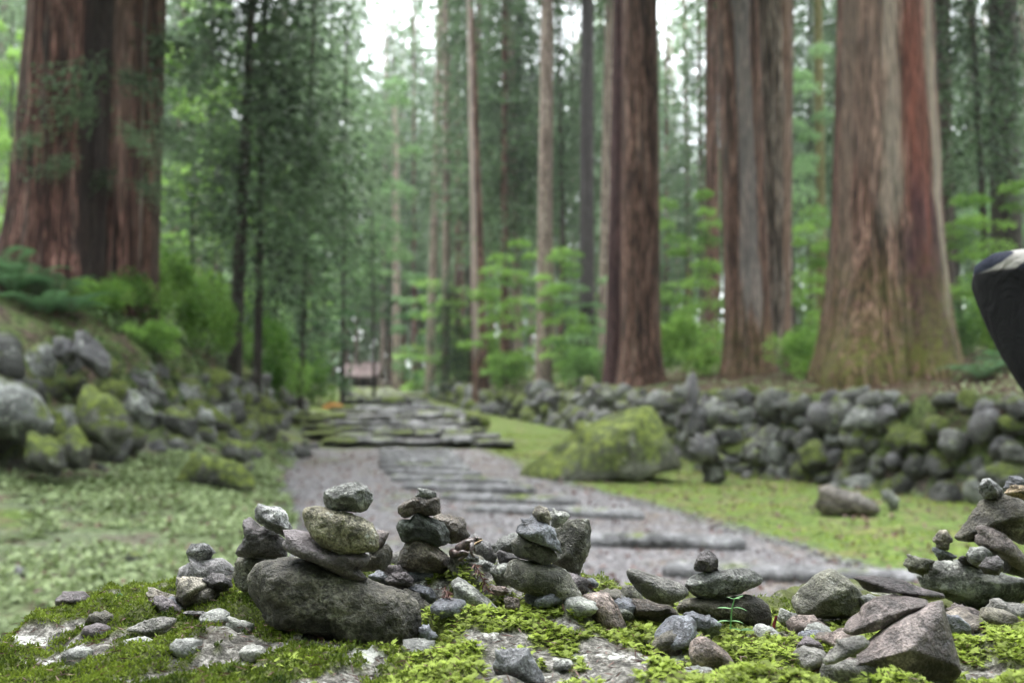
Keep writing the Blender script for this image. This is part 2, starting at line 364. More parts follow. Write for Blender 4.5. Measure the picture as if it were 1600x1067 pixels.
allp = np.stack([PX.ravel(), PY.ravel(), PZ], 1).reshape(len(ys), k, 3); lo_ = allp[ys < 20.6]; hi_ = allp[(ys > 29.5) & (ys < 43)]
path = tag(link('path', mesh('path', lo_.reshape(-1, 3), grid_faces(k, len(lo_)), PATHM)), kind='structure')
tag(link('upper_path', mesh('upper_path', hi_.reshape(-1, 3), grid_faces(k, len(hi_)), PATHM)), kind='structure')

# ------------------------------------------------------------------ generic rock
def rock(outline, Y, mat, name='stone', thick=.5, p=14, ridge=None, seed=0, sub=4, amp=.02, cuts=4, dy=0., pxs=True, flat=0.):
    """outline: photo pixels (or metres when pxs False) -> a solid stone centred at its own distance; returns mesh, location"""
    r = np.random.default_rng(seed + 11)
    if pxs: o = np.array([P(u, v, Y)[[0, 2]] for u, v in outline])
    else: o = np.asarray(outline, float)
    x, z = o[:, 0], o[:, 1]; x2, z2 = np.roll(x, -1), np.roll(z, -1); cr = x * z2 - x2 * z; A = cr.sum() / 2
    c = np.array([((x + x2) * cr).sum(), ((z + z2) * cr).sum()]) / (6 * A)
    q = o - c; wd, ht = np.ptp(q[:, 0]), np.ptp(q[:, 1]); half = thick * min(wd, ht) if not flat else flat
    # support points
    jit = r.uniform(-.25, .25, len(q)) * half
    pts = [np.stack([q[:, 0], jit, q[:, 1]], 1)]
    sel = np.arange(len(q))
    back = q * .72; pts.append(np.stack([back[:, 0], half * (.72 + r.uniform(-.2, .2, len(q))), back[:, 1]], 1))
    pts.append(np.stack([q[sel, 0] * .3, half * (1 + r.uniform(-.1, .1, len(sel))), q[sel, 1] * .3], 1))
    if ridge is None:
        if p >= 18 and len(q) > 5:      # broken stone: a few large faces meeting in hard edges
            k0 = r.integers(3); ii = sel[k0 % 2::2] if len(q) < 9 else sel[k0::3]
            fr = q[ii] * r.uniform(.5, .95, (len(ii), 1)); pts.append(np.stack([fr[:, 0], -half * r.uniform(.45, 1.0, len(ii)), fr[:, 1]], 1))
            a_ = r.uniform(-.35, .35, (2, 2)) * np.array([wd, ht]) * .5; pts.append(np.stack([a_[:, 0], -half * r.uniform(.85, 1.15, 2), a_[:, 1]], 1))
        else:
            fr = q * .74; pts.append(np.stack([fr[:, 0], -half * (.72 + r.uniform(-.22, .22, len(q))), fr[:, 1]], 1))
            pts.append(np.stack([q[sel, 0] * .3, -half * (1 + r.uniform(-.1, .1, len(sel))), q[sel, 1] * .3], 1))
    else:
        rp = []
        for (u, v, d) in ridge:
            a = P(u, v, Y)[[0, 2]] - c if pxs else np.array([u, v]) - c
            rp.append([a[0], -half * d, a[1]])
        pts.append(np.array(rp))
    pts = np.concatenate(pts)
    import bmesh
    b = bmesh.new()
    for a in pts: b.verts.new(a)
    bmesh.ops.convex_hull(b, input=b.verts[:]); b.normal_update()
    N, D = [], []
    for f in b.faces:
        n = np.array(f.normal[:]); d = n @ np.array(f.verts[0].co[:])
        if d > 1e-5 and f.calc_area() > 1e-9: N.append(n); D.append(d)
    b.free()
    N, D = np.array(N), np.array(D)
    for _ in range(cuts):
        n = r.normal(size=3); n /= np.linalg.norm(n); s = (pts @ n).max(); N = np.vstack([N, n]); D = np.append(D, s * r.uniform(.74, .93))
    p = p * 1.8 if p >= 18 else p * 1.25
    v, f = ico(sub)
    e = v * (wd / 2, half, ht / 2); e = e / np.linalg.norm(e, axis=1)[:, None]
    dd = np.clip(e @ N.T / D, 1e-6, None); mx_ = dd.max(1)
    rad = 1 / (mx_ * ((dd / mx_[:, None]) ** p).sum(1) ** (1 / p))
    q3 = e * rad[:, None]
    # match silhouette (star shaped)
    th = np.arctan2(q3[:, 2], q3[:, 0]); rr = np.hypot(q3[:, 0], q3[:, 2]); nb = 72
    bi = ((th + np.pi) / (2 * np.pi) * nb).astype(int) % nb; mr_ = np.zeros(nb); np.maximum.at(mr_, bi, rr)
    cen = (np.arange(nb) + .5) / nb * 2 * np.pi - np.pi
    dr_ = np.stack([np.cos(cen), np.sin(cen)], 1); rp = np.full(nb, 0.)
    for k in range(len(q)):
        a, bb = q[k], q[(k + 1) % len(q)]; s = bb - a
        den = dr_[:, 0] * s[1] - dr_[:, 1] * s[0]; den = np.where(abs(den) < 1e-12, 1e-12, den)
        t = (a[0] * s[1] - a[1] * s[0]) / den; uu = (a[0] * dr_[:, 1] - a[1] * dr_[:, 0]) / den
        ok = (t > 0) & (uu >= -1e-6) & (uu <= 1 + 1e-6); rp = np.where(ok, np.maximum(rp, t), rp)
    rp = np.where(rp <= 0, mr_, rp); sc = rp / np.maximum(mr_, 1e-6)
    if p < 20: sc = (np.roll(sc, 1) + 2 * sc + np.roll(sc, -1)) / 4
    sc = np.clip(sc, .4, 1.6)
    s = np.interp(th, cen, sc, period=2 * np.pi); q3[:, 0] *= s; q3[:, 2] *= s
    L_ = (wd + ht) / 2; nrm = q3 / np.linalg.norm(q3, axis=1)[:, None]
    rdg = 1 - 2.4 * np.abs(noise(q3, 3.6 / L_, seed * 1.7)); rdg2 = 1 - 2.4 * np.abs(noise(q3, 9 / L_, seed * 4.7))
    dsp = amp * L_ * (fbm(q3, 2.6 / L_, seed * 3.1, 3) + .4 * fbm(q3, 11 / L_, seed * 2.3, 4, .62) + .45 * rdg + .22 * rdg2)
    q3 = q3 + nrm * dsp[:, None]
    return mesh(name, q3, f, mat), Vector((c[0], Y + dy, c[1]))

# wall stones: shared shapes, about unit size
VAR = []
for k in range(12):
    r_ = np.random.default_rng(50 + k); m = 8; th = np.sort(r_.uniform(0, 2 * np.pi, m) * .25 + np.arange(m) / m * 2 * np.pi * .98)
    asp = r_.uniform(.62, .95); ra = r_.uniform(.8, 1.1, m)
    VAR.append(rock(np.stack([np.cos(th) * ra * .5, np.sin(th) * ra * .5 * asp], 1), 0, WALLM[0], 'wall_stone', .5, [9, 20, 30][k % 3], seed=k, sub=3, amp=.035, pxs=False)[0])
FLATV = []
for k in range(6):
    r_ = np.random.default_rng(90 + k); FLATV.append(rock([(-.5, -.06), (-.48, .05), (-.2, .07), (.25, .06), (.49, .04), (.5, -.07), (0, -.09)], 0, SLABM, 'step_slab', .5, 18, seed=70 + k, sub=3, amp=.012, pxs=False, flat=.3 + .05 * (k % 3))[0])

def wall(name, label, group, fx_, zf, hf, side, y0, y1, size, pm, maxn=300):
    loc0 = Vector((float(fx_(np.array(y0))), y0, float(zf(y0))))
    root = empty(name, loc0, label, 'stone wall', group)
    r = np.random.default_rng(int(y0 * 7 + side)); n = 0
    ya = y0; rows = []
    while ya < y1:
        s0 = size(ya)
        for lvl in np.arange(0.0, float(hf(ya)) / s0 / .62 + .3, 1.0):
            h = (lvl + r.uniform(.05, .55)) * s0 * .62
            if h > float(hf(ya)) + .12: continue
            s = s0 * (.62 + .85 * r.random() ** 1.6)
            rows.append((ya + r.uniform(-.3, .3) * s0, h, s))
        slope = float(fx_(ya + .5) - fx_(ya)) / .5
        ya += s0 * .80 / math.hypot(1, slope)
    rows = [q for q in rows if y0 <= q[0] <= y1]; rows.sort(key=lambda a: -a[2] / a[0]); rest = rows[maxn:]; rows = rows[:maxn]
    for (yy, h, s) in rows:
        if yy < y0 or yy > y1: continue
        x = float(fx_(yy)) + side * (.04 + h * (.30 if side > 0 else .62) + r.uniform(-.10, .14)); z = float(zf(yy)) + h
        o = VAR[r.integers(12)]; o = link('wall_stone' if n else 'wall_stone', o, root)
        o.location = Vector((x, yy, z)) - loc0
        o.rotation_euler = (r.uniform(-.5, .5), r.uniform(-.5, .5), r.uniform(0, 6.28)); o.scale = (s * r.uniform(.85, 1.2), s, s * r.uniform(.8, 1.05))
        cl = float(noise(np.array([[x, yy, z * 1.5]]), .9)[0]); pr = np.array(pm(yy)); k = r.choice(5, p=pr / pr.sum())
        if cl > .25 and r.random() < .6: k = 2
        omat(o, WALLM[k]); n += 1
    if rest:                       # the far end's small cobbles, too many to name one by one
        sv, sf = ico(2); vs = []
        for (yy, h, s) in rest:
            x = float(fx_(yy)) + side * (.04 + h * (.30 if side > 0 else .62) + r.uniform(-.10, .14)); z = float(zf(yy)) + h
            q = sv * np.array([s * r.uniform(.85, 1.2), s, s * r.uniform(.55, .8)]) * .5 * (1 + .22 * noise(sv, 1.4, r.uniform(0, 90))[:, None]) + (x, yy, z) - np.array(loc0)
            vs.append(q)
        m_ = mesh('far_cobbles', np.concatenate(vs), np.concatenate([sf + len(sv) * k for k in range(len(vs))]), WALLM[2] if 'block' in label else WALLM[0])
        tag(link('far_cobbles', m_, root), kind='stuff')
    return root
wall('dry_stone_wall', 'long mossy dry stone wall of grey cobbles right of the path', None, xr, zfr, hr, 1, 11.9, 34.4,
     lambda y: .47 if y < 16 else .47 + (y - 16) * .008, lambda y: [4, 2.2, 2.6, 3, 2] if y < 20 else [4, 2, 2, 2.5, 3], 300)
wall('dry_stone_wall', 'low moss-covered block wall far up the path on its right', None, xr, zfr, hr, 1, 34.5, 60,
     lambda y: .8, lambda y: [2, 1, 6, 1, 1], 120)
wall('dry_stone_wall', 'mossy wall of large rounded boulders left of the path below the bank', None, xl, zfl, hl, -1, 9.3, 42,
     lambda y: .56 if y < 13 else .50, lambda y: [3.5, 2.0, 4, 2.4, 1.5], 300)

def put_rock(label, cat, name, px, mat, seed, dY=0, thick=.6, p=10, extra=None, sink=.06, group=None, Yf=None, amp=.025, ridge=None, cuts=2):
    """rock on the ground; its outline's lowest pixel finds the distance"""
    vb = max(v for _, v in px); ub = np.mean([u for u, v in px if v > vb - 12])
    Yg = Yf or hit(ub, vb)[1] + dY
    m, loc = rock(px, Yg, mat, name, thick, p, ridge, seed=seed, amp=amp, cuts=cuts)
    o = link(name, m, None, loc); tag(o, label, cat, group)
    return o, Yg
put_rock('large tilted mossy slab leaning in front of the right wall', 'boulder', 'boulder',
         [(806, 748), (812, 722), (855, 690), (905, 658), (955, 634), (1000, 622), (1024, 628), (1044, 668), (1064, 718), (1000, 732), (930, 744), (870, 752)], MOSSROCK, 5, thick=.8, p=60, Yf=15.2, amp=.014, cuts=0, ridge=[(905, 672, .3), (1000, 632, .3), (1022, 634, .3), (975, 655, .95), (860, 735, .9), (1000, 722, .9), (1040, 690, .6), (1055, 712, .4), (930, 735, 1.0), (830, 738, .5)])[0].location.z -= .12
put_rock('rounded dark brown boulder lying on the moss lawn before the wall', 'boulder', 'boulder',
         [(1274, 790), (1280, 770), (1300, 763), (1340, 768), (1368, 785), (1374, 800), (1340, 806), (1285, 806)], S['wetb'], 6, thick=.7, p=7)
put_rock('small upright pale stone at the foot of the right wall', 'stone', 'stone', [(1378, 770), (1388, 762), (1402, 780), (1402, 795), (1392, 798)], WALLM[1], 7)
put_rock('low mossy rock hump with pale crown on the left lawn', 'boulder', 'boulder',
         [(275, 752), (285, 728), (315, 714), (345, 716), (380, 725), (395, 745), (394, 764), (340, 762), (290, 760)], WALLM[2], 8, p=8)
put_rock('flat-topped grey rock at the end of the left wall foot', 'stone', 'stone', [(345, 712), (350, 695), (370, 688), (398, 690), (404, 706), (385, 720), (360, 722)], WALLM[0], 9)
put_rock('small dark stone lying on the leafy left lawn', 'stone', 'stone', [(192, 872), (205, 862), (220, 866), (226, 876), (205, 882)], WALLM[3], 10)
put_rock('small lilac stone on the leafy lawn near the left frame edge', 'stone', 'stone', [(20, 895), (28, 885), (40, 887), (43, 897), (30, 902)], WALLM[4], 11)
put_rock('dark round stone beside the path at the stair foot', 'stone', 'stone', [(452, 705), (462, 698), (485, 700), (492, 710), (470, 716)], WALLM[3], 12)
put_rock('mossy round rock beside the top of the moss lawn', 'boulder', 'boulder', [(722, 664), (728, 650), (748, 646), (765, 652), (768, 664), (745, 670)], WALLM[2], 14, p=7)
put_rock('tall narrow pale stone set upright in the right wall', 'stone', 'stone', [(1066, 690), (1074, 640), (1070, 600), (1078, 580), (1090, 585), (1090, 640), (1102, 670), (1100, 692)], WALLM[4], 15, Yf=17.6)
put_rock('grey domed stone under the stacked stones before the right wall', 'stone', 'stone', [(1074, 705), (1085, 685), (1112, 672), (1120, 690), (1118, 720), (1090, 725)], WALLM[4], 16, Yf=14.9, p=8)
for i, (lab, px, mi, Yf) in enumerate([
    ('short dark block at the base of the stone pile before the wall', [(1098, 722), (1130, 718), (1132, 748), (1120, 762), (1100, 758)], 0, 15.0),
    ('thin pale slab jutting from the stone pile before the wall', [(1100, 718), (1128, 712), (1156, 716), (1154, 724), (1110, 728)], 4, 14.9),
    ('squat dark stone in the middle of the stone pile before the wall', [(1126, 700), (1140, 693), (1162, 696), (1160, 714), (1130, 716)], 3, 15.0),
    ('square brown block in the upper stone pile before the wall', [(1116, 668), (1160, 666), (1162, 690), (1120, 694)], 3, 15.0),
    ('small dark stone topping the stone pile before the wall', [(1124, 650), (1134, 640), (1152, 644), (1154, 664), (1126, 665)], 3, 15.0)]):
    put_rock(lab, 'stone', 'stone', px, WALLM[mi], 20 + i, Yf=Yf, p=16, thick=.5)
for i, (lab, px, mi, Yf) in enumerate([
    ('big pale grey boulder with purple stains at the left frame edge', [(-20, 650), (-10, 605), (25, 598), (60, 620), (80, 655), (75, 680), (30, 692), (-15, 685)], 1, 10.9),
    ('large mossy green boulder in the left wall below two lilac stones', [(122, 640), (135, 618), (175, 616), (195, 645), (198, 680), (170, 698), (135, 690)], 2, 11.1),
    ('dark mossy boulder at the bottom of the left wall', [(38, 715), (48, 685), (75, 680), (100, 700), (104, 730), (70, 738), (45, 735)], 2, 10.5),
    ('upright mossy block right of the dark boulder at the wall foot', [(98, 725), (100, 680), (118, 662), (134, 685), (133, 728), (115, 736)], 2, 10.7),
    ('round pale grey-green stone in the middle of the left wall', [(200, 640), (206, 620), (225, 617), (236, 640), (232, 662), (212, 664)], 1, 11.9),
    ('left one of two lilac stones perched on top of the left wall', [(82, 555), (90, 533), (108, 528), (122, 548), (118, 560), (95, 566)], 4, 12.0),
    ('right one of two lilac stones perched on top of the left wall', [(116, 545), (125, 528), (148, 530), (168, 555), (170, 575), (150, 582), (128, 565)], 4, 12.0),
    ('dark flat-topped stone above a deep gap in the left wall', [(255, 665), (265, 645), (290, 640), (308, 655), (305, 675), (275, 680)], 3, 12.6),
    ('pale round stone beside the dark gap of the left wall', [(308, 655), (315, 640), (330, 640), (336, 658), (322, 668)], 1, 12.8)]):
    put_rock(lab, 'boulder', 'boulder', px, WALLM[mi], 60 + i, Yf=Yf, p=9, thick=.62)
# fallen stones on the right bank and small stones along the wall foot
for i in range(26):
    r_ = np.random.default_rng(400 + i)
    if i < 13: y = r_.uniform(7.5, 22); x = float(xr(y)) - r_.uniform(.15, .8)
    else: y = r_.uniform(9, 24); x = float(xl(y)) + r_.uniform(.15, 1.0)
    o = link('loose_stone', VAR[r_.integers(12)], None, (x, y, G(x, y) + .03), (r_.uniform(0, 6), r_.uniform(0, 6), 0), [r_.uniform(.14, .3)] * 3)
    omat(o, WALLM[[0, 1, 4][i % 3]])
    tag(o, 'small loose stone at the foot of the right stone wall' if i < 13 else 'small loose stone at the foot of the left boulder wall', 'stone',
        'loose stones below the right wall' if i < 13 else 'loose stones below the left wall')

def slab(name, Lx, W, H, seed, mat, rough_=.012, p_=7):
    """long dressed stone: rounded-rectangle section swept along x, uneven faces"""
    r = np.random.default_rng(seed); n = max(10, int(Lx / .045)); n = min(n, 40); k = 20
    xs_ = np.linspace(-1, 1, n); e = 1 - np.abs(xs_) ** 26 * .5; th = np.arange(k) / k * 2 * np.pi
    c_, s_ = np.cos(th), np.sin(th); rr = (np.abs(c_) ** p_ + np.abs(s_) ** p_) ** (-1 / p_)
    v = np.stack([np.repeat(xs_ * Lx / 2, k), np.outer(e, c_ * rr * W / 2).ravel(), np.outer(e, s_ * rr * H / 2).ravel()], 1)
    q = v * (1, 1, 1); v = v + np.stack([rough_ * 1.5 * noise(q, 3.5, seed), rough_ * 2.2 * noise(q, 3.0, seed + 9), rough_ * (noise(q, 3.2, seed + 5) + .5 * noise(q, 11, seed + 3))], 1)
    f = [[a * k + b, a * k + (b + 1) % k, (a + 1) * k + (b + 1) % k, (a + 1) * k + b] for a in range(n - 1) for b in range(k)]
    v = np.vstack([v, [[-Lx / 2, 0, 0], [Lx / 2, 0, 0]]]); m0, m1 = len(v) - 2, len(v) - 1
    f3 = [[m0, (b + 1) % k, b] for b in range(k)] + [[m1, (n - 1) * k + b, (n - 1) * k + (b + 1) % k] for b in range(k)]
    return mesh(name, v, [np.array(f), np.array(f3)], mat)
# kerb stones across the path
KB = [(1040, 906, 1450, 921), (915, 856, 1172, 864), (728, 802, 1010, 816), (690, 783, 905, 795), (628, 766, 836, 776), (610, 754, 800, 763), (598, 743, 752, 750), (592, 734, 732, 739), (591, 725, 722, 729), (591, 716, 715, 719), (590, 708, 705, 710)]
for i, (u0, v0, u1, v1) in enumerate(KB):
    a, b_ = hit(u0, v0), hit(u1, v1); Lk = math.hypot(*(b_ - a)[:2]); nseg = max(1, round(Lk / 1.5)); r_ = np.random.default_rng(i)
    for s in range(nseg):
        t0 = (s + .5) / nseg; c_ = a + (b_ - a) * t0; sx = Lk / nseg; H_ = .15; W_ = r_.uniform(.24, .30); top = .115 + r_.uniform(-.01, .015)
        link('kerb_stone', slab('kerb_stone', sx - .015, W_, H_, 200 + i * 5 + s, SLABM, .012, 2.8), path, (c_[0], c_[1] + W_ / 2, G(c_[0], c_[1]) + top - H_ / 2), (0, 0, math.atan2(b_[1] - a[1], b_[0] - a[0]) + r_.uniform(-.012, .012)))

# rough stone stairs
st = empty('stone_stairs', tuple(hit(600, 700)), 'broad flight of rough grey stone steps up the path', 'stairs')
SLV = [slab('step_slab', 1, 1.0, .13, 300 + k, SLABM, .022, 3) for k in range(7)]
SP = [(699, 500, 765), (689, 470, 756), (679, 440, 748), (669, 450, 745), (660, 470, 738), (652, 490, 722), (645, 510, 702), (639, 530, 684)]
for i, (v, u0, u1) in enumerate(SP):
    r_ = np.random.default_rng(i + 900); y = hit((u0 + u1) / 2, v)[1]; xa, xb = P(u0, v, y)[0], P(u1, v, y)[0]; x = xa
    while x < xb:
        wd = r_.uniform(.32, .95); xc = x + wd / 2
        o = link('step_slab', SLV[r_.integers(7)], st)
        o.location = Vector((xc, y + r_.uniform(-.16, .16) + .5, G(xc, y) + .10 + r_.uniform(0, .06))) - st.location
        o.scale = (wd * .97, r_.uniform(.8, 1.3), r_.uniform(.8, 1.6)); o.rotation_euler = (r_.uniform(-.03, .03), r_.uniform(-.05, .05), r_.uniform(-.10, .10))
        if x < xa + .16 * (xb - xa) and r_.random() < .7: omat(o, WALLM[2])
        elif r_.random() < .4: omat(o, WALLM[[0, 3, 4, 4][r_.integers(4)]])
        x += wd

us = empty('upper_stairs', (float(pcx(46)), 46, G(float(pcx(46)), 46)), 'distant dark stone steps leading up to the gate hall', 'stairs')
for i, y in enumerate([44.5, 48, 51.5, 55, 58.5, 62, 65.5, 69, 72.5, 76]):
    r_ = np.random.default_rng(i + 950); x = float(pcx(y)) - 1.7
    while x < float(pcx(y)) + 1.6:
        wd = r_.uniform(.6, 1.3); o = link('step_slab', SLV[r_.integers(7)], us); xc = x + wd / 2
        o.location = Vector((xc, y + r_.uniform(-.2, .2), G(xc, y) + .12)) - us.location; o.scale = (wd * .97, 1.2, r_.uniform(2.2, 3.2)); o.rotation_euler = (0, 0, r_.uniform(-.06, .06))
        omat(o, WALLM[[3, 3, 0, 2][r_.integers(4)]]); x += wd

# ------------------------------------------------------------------ leaves
def tris(cen, dirs, ln, wd, tint, side=None, r=None):
    """one kite-shaped leaf (2 tris) per centre"""
    n = len(cen); dirs = dirs / np.linalg.norm(dirs, axis=1)[:, None]
    if side is None: side = r.normal(size=(n, 3))
    s = np.cross(dirs, side); s /= np.linalg.norm(s, axis=1)[:, None] + 1e-9
    ln = np.broadcast_to(ln, n)[:, None]; wd = np.broadcast_to(wd, n)[:, None]
    a = cen; b = cen + dirs * ln * .45 + s * wd * .5; c_ = cen + dirs * ln; d = cen + dirs * ln * .45 - s * wd * .5
    v = np.stack([a, b, c_, d], 1).reshape(-1, 3); f = np.arange(4 * n).reshape(-1, 4)
    return v, f, np.repeat(tint, 4)
def join(parts):
    vs, fs, ts, k = [], [], [], 0
    for v, f, t in parts: vs.append(v); fs.append(f + k); ts.append(t); k += len(v)
    return np.concatenate(vs), np.concatenate(fs), np.concatenate(ts)
def cedar_crown(seed, H, Rr, nb, per, ls, low=.15, droop=.5, mat='cedar', name='crown'):
    r = np.random.default_rng(seed); out = []
    for b_ in range(nb):
        t = (b_ + r.random()) / nb; z = H * t; az = r.uniform(0, 6.28)
        Lb = Rr * (1 - t) ** .7 * min(1, .45 + t / low * .55) * r.uniform(.55, 1.15) + .15
        k = max(6, int(per * Lb / Rr)); s = r.random(k) ** .75
        base = np.stack([np.cos(az) * s * Lb, np.sin(az) * s * Lb, z - droop * s ** 2 * Lb], 1)
        cl = r.normal(size=(k, 3)) * np.array([.13, .13, .10]) * (Lb * .9 + .5); cen = base + cl
        d = np.stack([np.cos(az) + r.normal(size=k) * .5, np.sin(az) + r.normal(size=k) * .5, -.5 + r.normal(size=k) * .45], 1)
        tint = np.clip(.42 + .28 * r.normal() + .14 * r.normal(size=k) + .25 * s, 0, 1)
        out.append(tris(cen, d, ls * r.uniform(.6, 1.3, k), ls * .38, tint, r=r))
    v, f, t = join(out)
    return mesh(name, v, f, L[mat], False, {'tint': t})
def layered_crown(seed, H, Rr, layers, per, ls, mat='maple', name='crown'):
    r = np.random.default_rng(seed); out = []
    for k in range(layers):
        z = H * (k + r.random()) / layers; az = r.uniform(0, 6.28); rad = Rr * r.uniform(.35, .8); q = Rr * r.uniform(.28, .55) * (1 - .4 * z / H)
        n = per; a = r.uniform(0, 6.28, n); s = np.sqrt(r.random(n))
        cen = np.stack([np.cos(az) * rad + np.cos(a) * s * q, np.sin(az) * rad + np.sin(a) * s * q, z - .25 * s * q + r.normal(size=n) * .07 * q], 1)
        d = np.stack([np.cos(a), np.sin(a), r.normal(size=n) * .35 - .15], 1)
        side = np.stack([r.normal(size=n) * .35, r.normal(size=n) * .35, np.ones(n)], 1)
        out.append(tris(cen, d, ls * r.uniform(.6, 1.3, n), ls * .6, np.clip(.5 + .2 * r.normal() + .15 * r.normal(size=n), 0, 1), side=side))
    v, f, t = join(out)
    return mesh(name, v, f, L[mat], False, {'tint': t})
def shrub_mesh(seed, H, Rr, n, ls, mat='shrub', name='foliage'):
    r = np.random.default_rng(seed); k = 16; out = []
    for c_ in range(k):
        a = r.uniform(0, 6.28); s = r.random() ** .6 * Rr * .75; z = r.uniform(.2, .85) * H * (1 - .3 * s / Rr); q = r.uniform(.22, .42) * Rr; m = n // k
        e = r.normal(size=(m, 3)); e /= np.linalg.norm(e, axis=1)[:, None]; rr = q * r.random(m) ** .35
        cen = np.array([np.cos(a) * s, np.sin(a) * s, z]) + e * rr[:, None] * (1, 1, .75); cen[:, 2] = np.maximum(cen[:, 2], .02)
        out.append(tris(cen, e + r.normal(size=(m, 3)) * .6 + (0, 0, .2), ls * r.uniform(.6, 1.3, m), ls * .55, np.clip(.45 + .2 * r.normal() + .15 * r.normal(size=m), 0, 1), side=e * 0 + (0, 0, 1) + r.normal(size=(m, 3)) * .5))
    v, f, t = join(out)
    return mesh(name, v, f, L[mat], False, {'tint': t})

TALL = [cedar_crown(k, 20, 3.0, 150, 56, .34) for k in range(4)]             # for far trees, base of crown at low z
HIGH = [cedar_crown(20 + k, 16, 3.6, 120, 55, .45) for k in range(2)]
YOUNG = [cedar_crown(30 + k, 9, 2.0, 150, 85, .17, low=.1, droop=.75, mat='cedar2' if k == 2 else 'cedar') for k in range(3)]
MAPLE = [layered_crown(40 + k, 3.2, 1.6, 22, 190, .13, 'maple' if k < 2 else 'sapl') for k in range(4)]
SHRUB = [shrub_mesh(60 + k, 1.2, 1.0, 3200, .10, 'shrub' if k < 2 else 'maple') for k in range(4)]

# ------------------------------------------------------------------ trunks
def trunk_mesh(base, top, r0, r1, mat, flare=1.35, fh=1.2, seed=0, seg=48, rings=60, lobes=.06, H=26, moss=0., paint=None, sink=.4):
    """base/top: world points on the axis (top defines the lean); built to height H above base, in local coords"""
    ax = (np.array(top) - base) / max(top[2] - base[2], .1)
    zz = np.concatenate([np.linspace(-sink, 3, 22)[:-1], np.linspace(3, H, rings - 21)])
    th = np.linspace(0, 2 * np.pi, seg, endpoint=False)
    T, Zg = np.meshgrid(th, zz); hh = top[2] - base[2]
    rad = r0 + (r1 - r0) * np.clip(Zg / hh, -.1, 1) ; rad = np.where(Zg > hh, r1 * np.clip(1 - (Zg - hh) / (H - hh + .01) * .7, .2, 1), rad)
    fl = np.exp(-np.clip(Zg, 0, None) / fh * 1.6)
    cyl = np.stack([np.cos(T) * 1.3, np.sin(T) * 1.3, Zg * .12], -1).reshape(-1, 3)
    lob = noise(cyl, 1.3, seed * 5.3).reshape(T.shape); fin = fbm(cyl * (1, 1, .5), 6, seed * 2.1, 3).reshape(T.shape)
    rad = rad * (1 + (flare - 1) * fl * (1 + .9 * lob) + lobes * lob + .022 * fin)
    x = ax[0] * Zg + np.cos(T) * rad; y = ax[1] * Zg + np.sin(T) * rad
    v = np.stack([x.ravel(), y.ravel(), Zg.ravel()], 1)
    i = np.arange(len(zz) - 1)[:, None] * seg + np.arange(seg)[None]; j = np.arange(len(zz) - 1)[:, None] * seg + (np.arange(seg)[None] + 1) % seg
    f = np.stack([i, j, j + seg, i + seg], -1).reshape(-1, 4)
    n = len(v); barkc = np.zeros((n, 3)); bm = np.zeros(n)
    if paint: barkc, bm = paint(np.mod(T.ravel() + math.atan2(base[0], max(base[1], 1.)), 2 * np.pi), Zg.ravel(), v)
    mo = np.clip(moss * 1.2 * np.exp(-(np.clip(v[:, 2], 0, None) / (1.2 + .5 * moss)) ** 2) * (1 + noise(v, 1.2, seed)), 0, 1)
    return mesh('trunk', v, f, mat, True, {'bark': barkc, 'barkmix': bm, 'moss': mo})
def tree(label, ub, vb, ut, w0, w1, Y, mat, flare=1.3, crown='high', name='cedar_tree', cat='tree', group=None, seed=0, moss=0., paint=None, vtop=0, H=26, zg=None, fh=1.2, seg=40, lobes=.06):
    b_ = P(ub, vb, Y); g_ = G(b_[0], Y) ; b_[2] = g_ if zg is None else b_[2]
    t_ = P(ut, vtop, Y)
    root = empty(name, b_, label, cat, group)
    m = trunk_mesh(b_, t_, w0 / 2 * pxm(Y), w1 / 2 * pxm(Y), mat, flare, fh, seed, H=H, moss=moss, paint=paint, seg=seg, lobes=lobes)
    link('trunk', m, root)
    if crown == 'high':
        ax = (t_ - b_) / (t_[2] - b_[2]); z0 = max(H - 14, t_[2] - b_[2] + 1.0); big = Y < 30 and zg is None
        if big: z0 = 760 * Y / FPX + 1.2 - b_[2] + 1.5
        link('crown', HIGH[seed % 2], root, ax * z0, (0, 0, seed * 1.3), (1.7, 1.7, 1) if big else (1, 1, 1))  # out-of-view crowns of near trees widened to darken the walls below
    return root, b_, t_

def strips(cols):
    def fn(T, Z, v):
        n = len(T); c = np.zeros((n, 3)); m = np.zeros(n)
        for (a0, a1, z0, z1, col, amt, sd) in cols:
            w_ = .17 * noise(np.stack([T * 2, Z * .8, Z * 0 + sd], 1), 1.0) + .09 * noise(np.stack([T * 9, Z * 1.5, Z * 0 + sd], 1), 1.0)
            k = sstep(a0 - .05, a0 + .05, T + w_) * sstep(a1 + .05, a1 - .05, T + w_)
            e_ = .6 * noise(np.stack([T * 7, Z * .2, Z * 0 + sd + 9], 1), 1.0)
            k = k * sstep(z0 - .3, z0 + .3, Z + e_) * sstep(z1 + .5, z1 - .5, Z + e_) * amt
            c = c * (1 - k[:, None]) + np.array(col) * k[:, None]; m = np.maximum(m * (1 - k), 0) + k
            c = np.where(m[:, None] > 0, c, c)
        return np.where(m[:, None] > 1e-3, c / np.maximum(m[:, None], 1e-3), 0), np.clip(m, 0, 1)
    return fn
